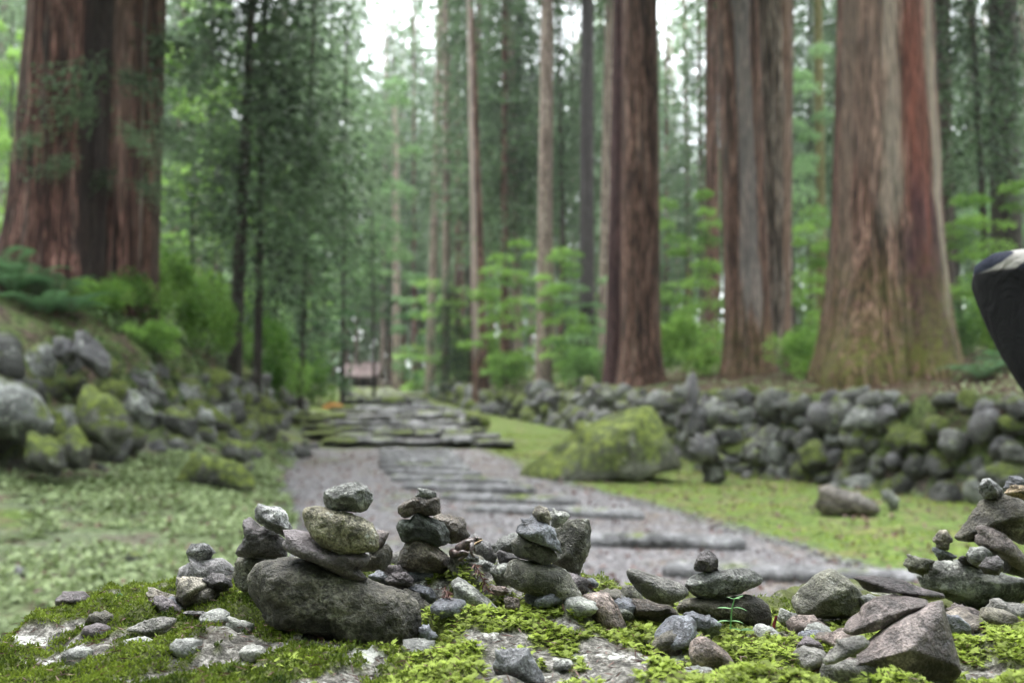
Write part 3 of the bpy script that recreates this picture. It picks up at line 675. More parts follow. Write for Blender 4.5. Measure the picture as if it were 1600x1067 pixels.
# camera side of a trunk is theta around 4.71 (-y); smaller theta = towards frame left (theta=pi is -x), larger = right
FR = 4.71
tree('thick red-barked cedar at the far left with a dark cleft', 66, 432, 98, 118, 104, 16, B['red'], 1.2, seed=1, seg=64, lobes=.05, paint=strips([(FR + .75, FR + 1.5, -1, 30, (.02, .014, .012), .9, 1)]))  # near-black bark strip paints in the shade of the cleft
tree('mid-width red cedar close behind the leftmost thick trunk', 178, 440, 192, 72, 62, 17.2, B['red'], 1.15, seed=2, paint=strips([(FR - 1.5, FR - .8, -1, 30, (.03, .02, .016), .8, 3), (FR - .5, FR + .5, 2, 30, (.27, .17, .14), .5, 13), (FR + .7, FR + 1.5, -1, 30, (.09, .045, .035), .6, 23)]))
tree('dark shaded trunk wedged between the two left red cedars', 138, 452, 158, 44, 36, 16.7, B['dark'], 1.2, seed=24, paint=strips([(0, 6.3, -1, 30, (.035, .018, .016), .6, 2)]))  # dark bark colour puts in the shade of the gap between trunks
tree('pale-edged cedar trunk at the right of the left cluster', 222, 436, 238, 50, 44, 17.9, B['brown'], 1.15, seed=3, paint=strips([(FR - 1.3, FR - .3, -1, 30, (.40, .32, .28), .75, 4), (FR + .5, FR + 1.5, -1, 30, (.10, .07, .06), .7, 14)]))
tree('huge old cedar with grey strips and a red torn scar at right', 1389, 572, 1380, 168, 146, 17, B['brown'], 1.42, seed=4, seg=96, moss=.62, fh=1.9, lobes=.07,
     paint=strips([(FR - .9, FR + .3, 3.4, 30, (.25, .18, .145), .45, 5), (FR - 1.0, FR - .6, 1.5, 30, (.17, .13, .10), .5, 15), (FR - .05, FR + .34, 2.6, 30, (.33, .285, .235), .55, 6), (FR + .44, FR + .88, 1.1, 7.0, (.18, .058, .040), .6, 7), (FR + .40, FR + .92, .2, 3.2, (.06, .026, .036), .75, 8), (FR + .50, FR + .80, 3.0, 30, (.10, .04, .03), .6, 18), (FR + .6, FR + .7, 2.0, 6.0, (.30, .10, .07), .5, 28), (FR + .96, FR + 1.35, 1, 30, (.34, .29, .23), .7, 9)]))
tree('tall cedar with grey split bark just left of the huge one', 1172, 560, 1152, 72, 66, 24, B['brown'], 1.28, seed=5, seg=64, moss=.3, paint=strips([(FR - .2, FR + .6, 1.5, 30, (.30, .28, .28), .55, 5)]))
tree('pale grey cedar fused behind the split-bark cedar', 1212, 560, 1208, 46, 66, 24.9, B['grey'], 1.1, seed=6, seg=48, paint=strips([(FR + .5, FR + 1.1, 0, 30, (.26, .14, .10), .6, 5)]))
tree('broad brown cedar rising at the end of the stone wall', 1001, 588, 1000, 62, 56, 26, B['brown'], 1.35, seed=7, seg=64, fh=.9)
tree('dark purple-red slim cedar touching the broad brown cedar', 962, 584, 970, 34, 22, 27, B['red'], 1.25, seed=8, paint=strips([(0, 6.3, -1, 30, (.085, .045, .05), .7, 2)]))
tree('straight light-brown cedar standing alone centre right behind the wall', 850, 596, 855, 27, 19, 37, B['pale'], 1.1, seed=9, paint=strips([(FR + .3, FR + 1.5, -1, 30, (.19, .14, .12), .7, 2)]))
tree('dark grey trunk between the lone pale cedar and the broad one', 916, 560, 918, 24, 20, 38, B['dark'], 1.15, seed=10, paint=strips([(0, 6.3, -1, 30, (.10, .085, .09), .8, 2)]))
tree('pale thin trunk hard left of the purple-red cedar', 942, 562, 954, 18, 17, 42, B['pale'], 1.1, seed=11, moss=.2)
tree('crooked two-tone trunk leaning left behind the leafy saplings', 752, 612, 735, 26, 11, 44, B['brown'], 1.15, seed=12, paint=strips([(FR - 1.4, FR + .0, 2, 30, (.42, .34, .30), .7, 2)]))
tree('slender pale trunk left of the crooked trunk', 697, 618, 696, 14, 9, 53, B['pale'], 1.15, seed=13)
tree('slender pale trunk, second left of the crooked trunk', 671, 618, 688, 15, 9, 60, B['pale'], 1.15, seed=14)
tree('very slim whitish trunk beside the far end of the path', 620, 616, 617, 13, 7, 72, B['pale'], 1.15, seed=15, H=22)
tree('dim brown trunk in the gap left of the split-bark cedar', 1112, 490, 1112, 24, 20, 44, B['brown'], 1.1, seed=16)
tree('mossy yellow-green slim trunk left of the huge cedar', 1284, 520, 1278, 16, 13, 40, B['brown'], 1.1, seed=17, paint=strips([(0, 6.3, -1, 30, (.17, .17, .06), .7, 2)]))
tree('shadowy cedar trunk directly behind the huge cedar right edge', 1477, 470, 1472, 26, 24, 30, B['dark'], 1.1, seed=18, paint=strips([(0, 6.3, -1, 30, (.10, .07, .06), .6, 2)]))
tree('dark trunk deep in the shade at the right frame edge', 1572, 430, 1566, 46, 44, 27, B['dark'], 1.1, seed=19)
tree('slim trunk rising at the corridor behind the lone pale cedar', 800, 590, 812, 15, 10, 55, B['grey'], 1.1, seed=20)
tree('short reddish far trunk between two slender pale trunks', 716, 600, 716, 12, 8, 66, B['red'], 1.1, seed=21)
# two thin dark stems with low foliage, left of the path
for (lab, ub, vb, ut, w0, w1, Yd, sd) in [('thin dark leaning stem left of the path with drooping foliage', 366, 558, 394, 23, 11, 20, 22), ('thinner dark stem right beside the leaning dark stem', 402, 566, 414, 14, 8, 21, 23)]:
    rt, b_, t_ = tree(lab, ub, vb, ut, w0, w1, Yd, B['dark'], 1.1, seed=sd, crown=None, name='young_conifer', H=11, seg=20)
    link('crown', YOUNG[sd % 2], rt, (.3, 0, 3.0), (0, 0, sd), (1.05, 1.05, .95))

# boughs growing from the left trunks
def bough_mesh(seed, n, Lb, ls, mat='cedar2'):
    r = np.random.default_rng(seed); out = []
    for k in range(9):
        a = r.uniform(-.9, .9); s = r.random(n // 9); el = r.uniform(-.35, .15)
        cen = np.stack([s * Lb * np.cos(a) * r.uniform(.6, 1), s * Lb * np.sin(a) * .6, s * Lb * el - .25 * Lb * s ** 2], 1) + r.normal(size=(n // 9, 3)) * .11 * Lb
        d = np.stack([np.cos(a) + r.normal(size=len(s)) * .5, r.normal(size=len(s)) * .5, -.5 + r.normal(size=len(s)) * .4], 1)
        out.append(tris(cen, d, ls * r.uniform(.6, 1.3, len(s)), ls * .4, np.clip(.5 + .2 * r.normal() + .12 * r.normal(size=len(s)), 0, 1), r=r))
    v, f, t = join(out); return mesh('bough', v, f, L[mat], False, {'tint': t})
BOUGH = [bough_mesh(k, 520, 1.3, .10) for k in range(3)]
BSTEM = thinstem = mesh('bough', [(0, .02, 0), (0, -.012, .02), (0, -.012, -.02), (.5, .012, -.02), (.5, -.01, -.01), (.5, -.01, -.04), (1.1, 0, -.16), (1.1, .004, -.17), (1.1, 0, -.18)], [np.array([[0, 1, 4, 3], [1, 2, 5, 4], [2, 0, 3, 5], [3, 4, 7, 6], [4, 5, 8, 7], [5, 3, 6, 8]]), np.array([[0, 2, 1], [6, 7, 8]])], B['dark'])
lt = [o for o in bpy.data.objects if o.name.startswith('cedar_tree')]
for i, (u, v, Y, rz, sc) in enumerate([(150, 105, 15.2, 2.9, 1.0), (140, 165, 15.3, 2.6, .8), (185, 120, 15.8, .2, .8), (190, 205, 15.9, .1, .7), (60, 215, 15.2, 2.7, .5), (232, 70, 17.2, .1, 1.3), (240, 200, 17.2, .2, 1.0), (215, 290, 16.2, .3, .7), (110, 250, 15.3, 3.0, .6), (175, 270, 16.4, 2.8, .6)]):
    par = lt[0] if u < 160 else (lt[1] if u < 225 else lt[3])
    br_ = link('bough', BSTEM, par, Vector(P(u, v, Y)) - par.location, (0, 0, rz), [sc] * 3)
    link('needles', BOUGH[i % 3], br_)

thin_trunk = {}
def thin(r0, H, mat, seed):
    k = (round(r0, 2), H, mat.name, seed % 3)
    if k not in thin_trunk: thin_trunk[k] = trunk_mesh(np.zeros(3), np.array([.02 * H * (seed % 3 - 1), 0, H]), r0, r0 * .35, mat, 1.15, seed=seed, seg=12, rings=34, H=H)
    return thin_trunk[k]
def placed(label, u, vb, wpx, hpx, Y, crown, ch, cr, mat='dark', tr=.03, name='young_tree', cat='tree', z0=.12, group=None, ztop=None, rz=None, fz=None):
    """tree whose crown fills wpx by hpx above the base pixel"""
    b_ = P(u, vb, Y); g = G(b_[0], Y); H = hpx * pxm(Y) + (b_[2] - g); b_[2] = g
    root = empty(name, b_, label, cat, group)
    link('trunk', thin(tr, max(2, round(H)), B[mat], int(u)), root)
    c0 = H * z0 if fz is None else fz
    sx = wpx * pxm(Y) / 2 / cr
    link('crown', crown, root, (0, 0, c0), (0, 0, rz if rz is not None else u * .7), (sx, sx, (H - c0) / ch))
    return root
placed('dark drooping conifer filling the space left of the path', 470, 565, 250, 900, 27, YOUNG[0], 9, 2, tr=.09, z0=.16)
placed('dark conifer behind the two thin dark stems', 330, 540, 260, 900, 31, YOUNG[1], 9, 2, tr=.09, z0=.25)
placed('grey-green conifer at the left edge of the sky gap', 535, 590, 220, 980, 40, YOUNG[2], 9, 2, tr=.10, z0=.3)
placed('grey-green conifer further back beside the path corridor', 500, 595, 200, 950, 52, YOUNG[2], 9, 2, tr=.12, z0=.35)
placed('dark low conifer hiding the foot of the crooked trunk', 700, 615, 100, 200, 52, YOUNG[1], 9, 2, tr=.05, z0=.1)
placed('dark conifer filling the upper right corner', 1545, 470, 280, 850, 25, YOUNG[0], 9, 2, tr=.1, z0=.3)
placed('shaded conifer just right of the huge cedar', 1500, 480, 180, 850, 34, YOUNG[1], 9, 2, tr=.1, z0=.25)
placed('dusky conifer at the far left behind the red cedars', 20, 420, 220, 800, 33, YOUNG[2], 9, 2, tr=.1, z0=.2)
placed('tall grey-green conifer behind the lone pale cedar', 800, 600, 170, 980, 50, YOUNG[2], 9, 2, tr=.13, z0=.35)
placed('tall pale-green conifer standing right of the sky gap', 735, 600, 150, 1000, 58, YOUNG[2], 9, 2, tr=.13, z0=.4)
placed('dark green conifer between the lone cedar and the dark grey trunk', 885, 590, 130, 900, 46, YOUNG[0], 9, 2, tr=.13, z0=.3)
placed('grey-green conifer behind the mossy slim trunk', 1265, 540, 130, 880, 44, YOUNG[2], 9, 2, tr=.12, z0=.3)
placed('bright layered maple left of the lone pale cedar', 790, 604, 150, 225, 41, MAPLE[0], 3.2, 1.6, name='maple_sapling', cat='sapling')
placed('bright maple sapling right of the lone pale cedar', 880, 598, 100, 220, 35, MAPLE[1], 3.2, 1.6, name='maple_sapling', cat='sapling')
placed('pale green sapling left of the slender pale trunks', 650, 618, 80, 200, 62, MAPLE[2], 3.2, 1.6, name='maple_sapling', cat='sapling')
placed('light green maple overhanging the left side of the far path', 545, 600, 140, 250, 50, MAPLE[3], 3.2, 1.6, name='maple_sapling', cat='sapling', z0=.42)
placed('soft green sapling left of the overhanging maple', 500, 590, 110, 190, 39, MAPLE[2], 3.2, 1.6, name='maple_sapling', cat='sapling')
placed('bright green sapling between the broad cedar and split-bark cedar', 1070, 582, 130, 290, 31, MAPLE[0], 3.2, 1.6, name='maple_sapling', cat='sapling')
placed('bright sapling in the gap left of the huge cedar', 1250, 560, 120, 260, 29, MAPLE[1], 3.2, 1.6, name='maple_sapling', cat='sapling')
placed('sunny broadleaf tree right of the left cedar cluster', 300, 500, 200, 430, 25, MAPLE[1], 3.2, 1.6, name='broadleaf_tree', tr=.06, z0=.3)
placed('yellow-green broadleaf tree peeking past the far left edge', 15, 400, 140, 380, 29, MAPLE[0], 3.2, 1.6, name='broadleaf_tree', tr=.06, z0=.2)
placed('green sapling behind the person at the right edge', 1560, 470, 170, 190, 21, MAPLE[1], 3.2, 1.6, name='maple_sapling', cat='sapling', z0=.3)
placed('pale green broadleaf crown hanging under the sky gap left of the slim whitish trunk', 585, 605, 150, 500, 47, MAPLE[2], 3.2, 1.6, name='broadleaf_tree', tr=.08, z0=.38)
placed('bright broadleaf tree among the dark conifers left of the path', 430, 580, 130, 330, 33, MAPLE[1], 3.2, 1.6, name='broadleaf_tree', tr=.06, z0=.3)
placed('yellow-green broadleaf tree high behind the thin dark stems', 345, 560, 170, 620, 36, MAPLE[0], 3.2, 1.6, name='broadleaf_tree', tr=.08, z0=.45)
placed('soft green broadleaf tree deep between lone cedar and crooked trunk', 800, 600, 130, 400, 52, MAPLE[3], 3.2, 1.6, name='broadleaf_tree', tr=.07, z0=.35)
placed('light green broadleaf tree behind the fused pale grey cedar', 1245, 560, 120, 520, 38, MAPLE[2], 3.2, 1.6, name='broadleaf_tree', tr=.07, z0=.4)
SH = [('bright bushy shrub at the foot of the left cedars', 200, 510, 130, 95, 17), ('bright shrub right of the left cedar cluster', 275, 525, 140, 130, 18.5), ('green shrub left of the thin dark stem', 325, 560, 90, 120, 19),
      ('leafy shrub behind the thin dark stems', 420, 575, 110, 110, 24), ('light shrub at the bend of the left wall', 480, 600, 80, 70, 37), ('dark shrub at the foot of the lone pale cedar', 905, 600, 80, 80, 34),
      ('shrub between the crooked trunk and lone cedar', 800, 608, 70, 70, 43), ('bright shrub right of the broad brown cedar', 1070, 580, 110, 90, 27), ('green shrub left of the huge cedar base', 1245, 565, 80, 100, 21),
      ('shrub behind the huge cedar right flank', 1505, 500, 90, 100, 20), ('shrub at the far right behind the person', 1585, 480, 110, 100, 18), ('low shrub at the foot of the slender pale trunks', 655, 620, 50, 40, 64),
      ('bright shrub among the bank shrubs behind the left wall', 160, 500, 90, 75, 15.5), ('green shrub below the soft green sapling', 445, 590, 60, 60, 28), ('pale green shrub behind the left cedars', 120, 440, 150, 120, 24), ('shrub on the bank above the left wall', 240, 560, 90, 60, 15)]
for i, (lab, u, vb, wp, hp, Yd) in enumerate(SH):
    b_ = P(u, vb, Yd); g = G(b_[0], Yd); s = wp * pxm(Yd) / 2 * 1.15; H = min(hp * pxm(Yd) + b_[2] - g, 2.0 * s)
    root = empty('shrub', (b_[0], Yd, g), lab, 'shrub', None, i * 1.1)
    link('foliage', SHRUB[2 + i % 2] if i in (0, 1, 3, 4, 7, 8, 12, 13, 14) else SHRUB[i % 4], root, (0, 0, 0), None, (s, s, H / 1.2))
    link('stem', thin(.015, 2, B['dark'], i), root, (0, 0, -.1), None, (1, 1, .4))

# ferns on the left bank
def frond_mesh(seed, Lf=.7, n=16):
    r = np.random.default_rng(seed); t = np.linspace(.08, 1, n); x = Lf * t * .9; z = Lf * (.75 * t - .75 * t ** 2)
    cen, d, ln = [], [], []
    for k in range(n):
        for s in (-1, 1):
            cen.append([x[k], 0, z[k]]); d.append([.35, s, -.15]); ln.append(Lf * .28 * np.sin(np.pi * (t[k] * .85 + .12)) + .01)
    v, f, tt_ = tris(np.array(cen), np.array(d), np.array(ln), Lf * .055, np.full(len(cen), .5) + r.normal(size=len(cen)) * .1, side=np.tile((0, 0, 1.), (len(cen), 1)))
    return mesh('frond', v, f, L['fern'], False, {'tint': tt_})
FROND = [frond_mesh(k) for k in range(3)]
FERN = [(20, 440, 13.5), (70, 448, 13.2), (108, 452, 13.8), (40, 425, 14), (5, 400, 14.2), (90, 430, 14.4), (1530, 470, 15), (1570, 460, 15.5)]
for i, (u, v, Yd) in enumerate(FERN):
    b_ = P(u, v, Yd); g = G(b_[0], Yd)
    root = empty('fern', (b_[0], Yd, g), ['blue-green fern on the bank below the far left cedar', 'blue-green fern clump right of the first bank fern', 'fern at the right end of the bank fern row', 'fern behind the front bank ferns on the left', 'fern cut by the left frame edge', 'fern close to the dark cleft of the left cedar', 'fern right of the huge cedar foot', 'fern behind the person near the right edge'][i], 'fern')
    for k in range(11):
        a = k * .571 + i; link('frond', FROND[k % 3], root, (0, 0, .05), (random.uniform(-.2, .2), -random.uniform(.1, .45), a), [random.uniform(.75, 1.2)] * 3)

TALLP = [cedar_crown(70 + k, 20, 3.0, 150, 60, .36, mat='cedar2') for k in range(2)]
# background forest, tree by tree
r_ = np.random.default_rng(77)
bt = [thin_t for thin_t in (trunk_mesh(np.zeros(3), np.array([.3 * k - .3, 0, 26.]), .26, .10, B[m_], 1.25, seed=30 + k, seg=14, rings=40, H=28) for k, m_ in enumerate(['brown', 'grey', 'red', 'pale']))]
n = 0; spots = []
while n < 150:
    yy = 44 + 72 * r_.random() ** .8; u = r_.uniform(-260, 1860); x = P(u, 500, yy)[0]
    if abs(x - pcx(yy)) < 3.6 and yy < 92: continue
    if any((x - a) ** 2 + (yy - b) ** 2 < 9 for a, b in spots): continue
    spots.append((x, yy)); n += 1
    side = 'left' if x < pcx(yy) else 'right'; near = yy < 75
    tk = int(r_.integers(4)); tone = ['brown', 'grey-brown', 'red-brown', 'pale'][tk]
    where = 'beside the path corridor' if abs(x - pcx(yy)) < 7 else ('well back from the path' if abs(x - pcx(yy)) < 20 else 'deep in the wood')
    root = empty('cedar_tree', (x, yy, G(x, yy) - .1), f'slim cedar with {tone} trunk {where}, {"middle" if near else "far"} rows {side} of path', 'tree', f'{"middle" if near else "far"} forest cedars {side} of the path')
    s = r_.uniform(.7, 1.15)
    link('trunk', bt[tk], root, (0, 0, 0), (0, 0, r_.uniform(0, 6)), (s, s, 1.4 if yy > 78 else 1))
    link('crown', TALL[int(r_.integers(4))], root, (0, 0, r_.uniform(3.5, 9.5)), (0, 0, r_.uniform(0, 6)), (s * 1.15, s * 1.15, r_.uniform(.8, 1.05) * (1.45 if yy > 78 else 1)))
for i, (x, yy) in enumerate([(-10.5, 97), (-15.5, 99), (-19.5, 96), (-13, 105), (-18, 108), (-8.5, 108), (-22, 104), (-11, 114)]):
    root = empty('cedar_tree', (x, yy, G(x, yy) - .1), f'pale distant cedar beyond the gate hall, {["right behind it", "behind its left side", "well left of it"][0 if x > -13 else (1 if x > -17 else 2)]}', 'tree', 'cedars beyond the gate hall')
    link('trunk', bt[i % 4], root, (0, 0, 0), (0, 0, i)); link('crown', TALLP[i % 2], root, (0, 0, 6 + i % 3), (0, 0, i * 2.1), (1.35, 1.35, 1.6 + .08 * (i % 4)))
for k in range(60):
    yy = r_.uniform(36, 80); x = P(r_.uniform(-50, 1650), 500, yy)[0]
    if abs(x - pcx(yy)) < 3.6 or (x - xr(yy) < .5 and x > pcx(yy)) or (xl(yy) - x < .5 and x < pcx(yy)): continue
    side = 'left' if x < pcx(yy) else 'right'
    root = empty('understorey_bush', (x, yy, G(x, yy)), f'{"layered maple-like" if k % 2 else "rounded"} green understorey bush {"fairly near" if yy < 55 else "far back"} among trunks {side} of the path', 'bush', f'understorey bushes {side} of the path')
    s = r_.uniform(1.2, 2.2)
    link('foliage', (MAPLE if k % 2 else SHRUB)[k % 4], root, (0, 0, .1), (0, 0, r_.uniform(0, 6)), (s, s, s * (1 if k % 2 else 1.3)))
# far-off wood closing the view
N_ = 150000; ang = r_.uniform(-.62, .62, N_); dd = r_.uniform(112, 150, N_)
cen = np.stack([np.tan(ang) * dd, dd, r_.random(N_) ** .85 * 46], 1)
k_ = fbm(cen * (1, .2, .7), .10, 4) + .55 * noise(cen * (1, .3, 1), .5, 8)
corr = np.exp(-((cen[:, 0] / cen[:, 1] - (-.105)) / .06) ** 2)          # the path's opening goes on through the far wood
keep = k_ > -.36 + .95 * np.clip((cen[:, 2] - 24) / 24, 0, 1) + .5 * corr * (cen[:, 2] > 36)
cen = cen[keep]
# unseen wood behind and beside the view, added to block light from there
M_ = 90000; aa = r_.uniform(.62, 2 * np.pi - .62, M_); rr_ = np.where(np.cos(aa) > 0, r_.uniform(30, 110, M_), 8 + 55 * r_.random(M_) ** 1.3)
c2 = np.stack([np.sin(aa) * rr_, np.cos(aa) * rr_, 1 + r_.random(M_) * 24], 1); c2 = c2[fbm(c2 * (1, 1, .6), .12, 14) > -.45]; c2 = c2[(np.abs(c2[:, 0]) > .75 * c2[:, 1] + 6) | (c2[:, 1] < -5)]
sz_ = np.concatenate([np.full(len(cen), 1.0), np.full(len(c2), .8)]); cen = np.concatenate([cen, c2])
cen[:, 2] += ground(cen[:, 0], np.clip(cen[:, 1], -70, 150)); n = len(cen)
v, f, t = tris(cen, r_.normal(size=(n, 3)) * (1, 1, .6) + (0, 0, -.5), 1.3 * sz_ * r_.uniform(.5, 1.4, n), .55 * sz_, np.clip(.55 + .25 * noise(cen, .2) + .15 * r_.normal(size=n), 0, 1), r=r_)
tag(link('distant_and_unseen_forest', mesh('distant_and_unseen_forest', v, f, L['cedar2'], False, {'tint': t})), kind='stuff')

# small gate hall at the end of the path
L['weed'] = L['weed']
Yg = 84.; gp = P(568, 607, Yg); gx, gz = gp[0], gp[2]; gg = G(gx, Yg)
hall = empty('gate_hall', (gx, Yg, gg), 'small shrine gate hall with pinkish curved roof at the path end', 'building')
pk = rock_mat('roof_pink', (.16, .10, .095), (.25, .17, .16), (.36, .27, .26), pit=0, sc=.02)
dkw = rock_mat('dark_timber', (.006, .006, .008), (.016, .014, .016), (.04, .035, .035), pit=0, sc=.02)
brw = rock_mat('brown_timber', (.06, .035, .028), (.12, .07, .055), (.18, .12, .10), pit=0, sc=.02)
def box(name, lo, hi, mat, parent):
    x0, y0, z0 = lo; x1, y1, z1 = hi
    v = [(x0, y0, z0), (x1, y0, z0), (x1, y1, z0), (x0, y1, z0), (x0, y0, z1), (x1, y0, z1), (x1, y1, z1), (x0, y1, z1)]
    return link(name, mesh(name, v, [[0, 3, 2, 1], [4, 5, 6, 7], [0, 1, 5, 4], [1, 2, 6, 5], [2, 3, 7, 6], [3, 0, 4, 7]], mat, False), parent)
hb = gz - gg; box('stone_base', (-2.6, -2, -.5), (2.6, 2, hb), WALLM[3], hall)
for k in range(5): box('stone_step', (-1.6, -2.35 - .35 * k, -.5), (1.6, -2.003 - .35 * k, hb * (1 - (k + 1) / 6)), WALLM[3], hall)
for a in (-1.5, -.55, .55, 1.5):
    for b_ in (-1.2, 1.0): box('pillar', (a - .11, b_ - .11, hb), (a + .11, b_ + .11, hb + 1.25), brw, hall)
box('wall', (-1.5, 1.2, hb), (1.5, 1.3, hb + 1.2), dkw, hall); box('beam', (-1.7, -1.3, hb + 1.1), (1.7, -1.05, hb + 1.3), dkw, hall)
prof = [(-2.3, 1.12), (-2.0, 1.35), (-1.4, 1.72), (-.7, 2.15), (0, 2.45), (.7, 2.15), (1.4, 1.72), (2.0, 1.35), (2.3, 1.12)]
v = [(x_, y_, hb + z_ + dz + .12 * abs(x_ / 2.2) ** 2) for dz in (0, -.14) for x_ in np.linspace(-2.1, 2.1, 7) for (y_, z_) in prof]
f = []; K = 9
for L0, fl in ((0, 0), (63, 1)):
    for i in range(6):
        for j in range(8):
            q = [L0 + i * K + j, L0 + (i + 1) * K + j, L0 + (i + 1) * K + j + 1, L0 + i * K + j + 1]; f.append(q[::-1] if fl else q)
for i in range(6): f.append([i * K, 63 + i * K, 63 + (i + 1) * K, (i + 1) * K]); f.append([i * K + 8, (i + 1) * K + 8, 63 + (i + 1) * K + 8, 63 + i * K + 8])
for j in range(8): f.append([j, j + 1, 63 + j + 1, 63 + j]); f.append([54 + j, 63 + 54 + j, 63 + 54 + j + 1, 54 + j + 1])
link('roof', mesh('roof', v, f, pk), hall); box('ridge', (-2.0, -.14, hb + 2.42), (2.0, .14, hb + 2.68), pk, hall)
hall.scale = (.72, .8, .85)
put_rock('short pale marker stone standing left of the far path', 'marker stone', 'marker_stone', [(535, 628), (534, 612), (541, 606), (549, 612), (549, 628)], WALLM[4], 31, thick=.6, p=12)
# orange leaves heaped on the verge
h_ = hit(522, 640); n = 900; a = r_.uniform(0, 6.28, n); s = np.sqrt(r_.random(n))
cen = np.stack([np.cos(a) * s * .42, np.sin(a) * s * .5, .20 * (1 - s ** 2) * r_.random(n) + .02], 1)
om = leaf_mat('orange_leaves', (.42, .15, .03), (.75, .40, .14), .2)
v, f, t = tris(cen, r_.normal(size=(n, 3)), .09, .05, r_.random(n), r=r_)
tag(link('leaf_pile', mesh('leaf_pile', v, f, om, False, {'tint': t}), None, (h_[0], h_[1], h_[2] + .02)), 'small orange heap of fallen leaves on the verge left of the stairs', 'leaf pile')

# ground cover
def scatter(name, n, xf, mat, ls, keepf, y0, y1, h=.03, wd=.75):
    yy = y0 + (y1 - y0) * r_.random(n) ** 1.5; a, b_ = xf(yy); xx = a + (b_ - a) * r_.random(n)
    p = np.stack([xx, yy, 0 * xx], 1); k = keepf(p); p = p[k]; p[:, 2] = ground(p[:, 0], p[:, 1]) + r_.uniform(.0, h, len(p)); m = len(p)
    d = r_.normal(size=(m, 3)) * (1, 1, .35) + (0, 0, .25); sd_ = np.stack([r_.normal(size=m) * .4, r_.normal(size=m) * .4, np.ones(m)], 1)
    v, f, t = tris(p, d, ls * r_.uniform(.5, 1.4, m), ls * wd, np.clip(.5 + .3 * noise(p, 1.1) + .2 * r_.normal(size=m), 0, 1), side=sd_)
    return tag(link(name, mesh(name, v, f, mat, False, {'tint': t})), kind='stuff')
scatter('leafy_ground_cover', 60000, lambda y: (xl(y) + .1, pcx(y) - phw(y)), L['clover'], .055, lambda p: fbm(p, .8, 3) + .5 * fbm(p, 3, 7) > -.15, 3.2, 20, .04, .9)
scatter('lawn_moss_tufts', 26000, lambda y: (pcx(y) + phw(y) + .1, xr(y)), L['mosscu'], .035, lambda p: fbm(p, .9, 8) > -.1, 4, 26, .02)
scatter('bank_weeds', 52000, lambda y: (xl(y) - 7, xl(y) - .3), L['weed'], .085, lambda p: fbm(p, .5, 13) > -.22, 8, 28, .10)
scatter('bank_litter', 60000, lambda y: (xr(y) + .3, xr(y) + 7), L['dead'], .08, lambda p: fbm(p, .6, 17) > -.3, 8, 30, .03, .3)
scatter('left_bank_litter', 16000, lambda y: (xl(y) - 6, xl(y) - .3), L['dead'], .09, lambda p: fbm(p, .6, 27) > -.2, 10, 32, .04, .3)
scatter('bank_herbs', 9000, lambda y: (xr(y) + .2, xr(y) + 8), L['clover'], .07, lambda p: fbm(p, .5, 33) > .28, 8, 30, .08)
scatter('fallen_leaves', 7000, lambda y: (xl(y), xr(y)), L['dead'], .06, lambda p: p[:, 0] > -99, 4, 20, .03)
n = 15000; yy = 3.5 + 11 * r_.random(n) ** 1.4; xx = pcx(yy) + phw(yy) * r_.uniform(-1.05, 1.05, n); v8, f8 = ico(1)
import bmesh
sz = r_.uniform(.009, .022, n); pz = ground(xx, yy) + .012
oct_v = np.array([(1, 0, 0), (-1, 0, 0), (0, 1, 0), (0, -1, 0), (0, 0, .6), (0, 0, -.6)]); oct_f = np.array([(0, 2, 4), (2, 1, 4), (1, 3, 4), (3, 0, 4), (2, 0, 5), (1, 2, 5), (3, 1, 5), (0, 3, 5)])
vv = (oct_v[None] * sz[:, None, None] * r_.uniform(.7, 1.3, (n, 1, 3)) + r_.normal(size=(n, 6, 3)) * .15 * sz[:, None, None] + np.stack([xx, yy, pz], 1)[:, None]).reshape(-1, 3)
pbm = NT('pebbles'); oc = pbm.ramp(pbm.attr('tint'), [(0., (.05, .046, .048)), (.6, (.16, .15, .158)), (1., (.38, .37, .385))]); PEBM = pbm.finish(oc, .55)
tag(link('path_pebbles', mesh('path_pebbles', vv, (oct_f[None] + 6 * np.arange(n)[:, None, None]).reshape(-1, 3), PEBM, False, {'tint': np.repeat(r_.random(n), 6)})), kind='stuff')

# forest air: pale, even, thin
allz = [-.5 + float(pts[:, 2].min()) - 1.0, 62.0]
hz_ = NT('haze_air'); hz_.t.nodes.remove(hz_.t.nodes['Material Output']); hz_.out = hz_.n('ShaderNodeOutputMaterial')
pv = hz_.n('ShaderNodeVolumePrincipled'); pv.inputs['Color'].default_value = (.93, .97, .96, 1); pv.inputs['Density'].default_value = HAZE; pv.inputs['Anisotropy'].default_value = .2
hz_.l(pv.outputs[0], hz_.out.inputs['Volume'])
hb_ = mesh('haze', [(x_, y_, z_) for z_ in allz for y_ in (-90, 175) for x_ in (-130, 130)], [[0, 2, 3, 1], [4, 5, 7, 6], [0, 1, 5, 4], [2, 6, 7, 3], [0, 4, 6, 2], [1, 3, 7, 5]], hz_.m, False)
tag(link('haze', hb_), kind='stuff')

# ------------------------------------------------------------------ foreground boulder and hand stones
RG = {'A': (0, 820, 4.21), 'B': (350, 730, 3.558), 'C': (600, 740, 3.263), 'D': (900, 820, 4.21), 'E': (1220, 730, 3.166)}
def T(rg, *pts):
    a, b_, s = RG[rg]; return [(a + x / s, b_ + y / s) for x, y in pts]
ST = []
def st_(rg, pts, Y, mat, label, thick=.5, p=14, gnd=0, ridge=None, amp=.02, cuts=4, flat=0., sub=None):
    if ridge: a, b_, s = RG[rg]; ridge = [(a + x / s, b_ + y / s, d) for x, y, d in ridge]
    ST.append((T(rg, *pts), Y, mat, label, thick, p, gnd, ridge, amp, cuts, flat, sub))
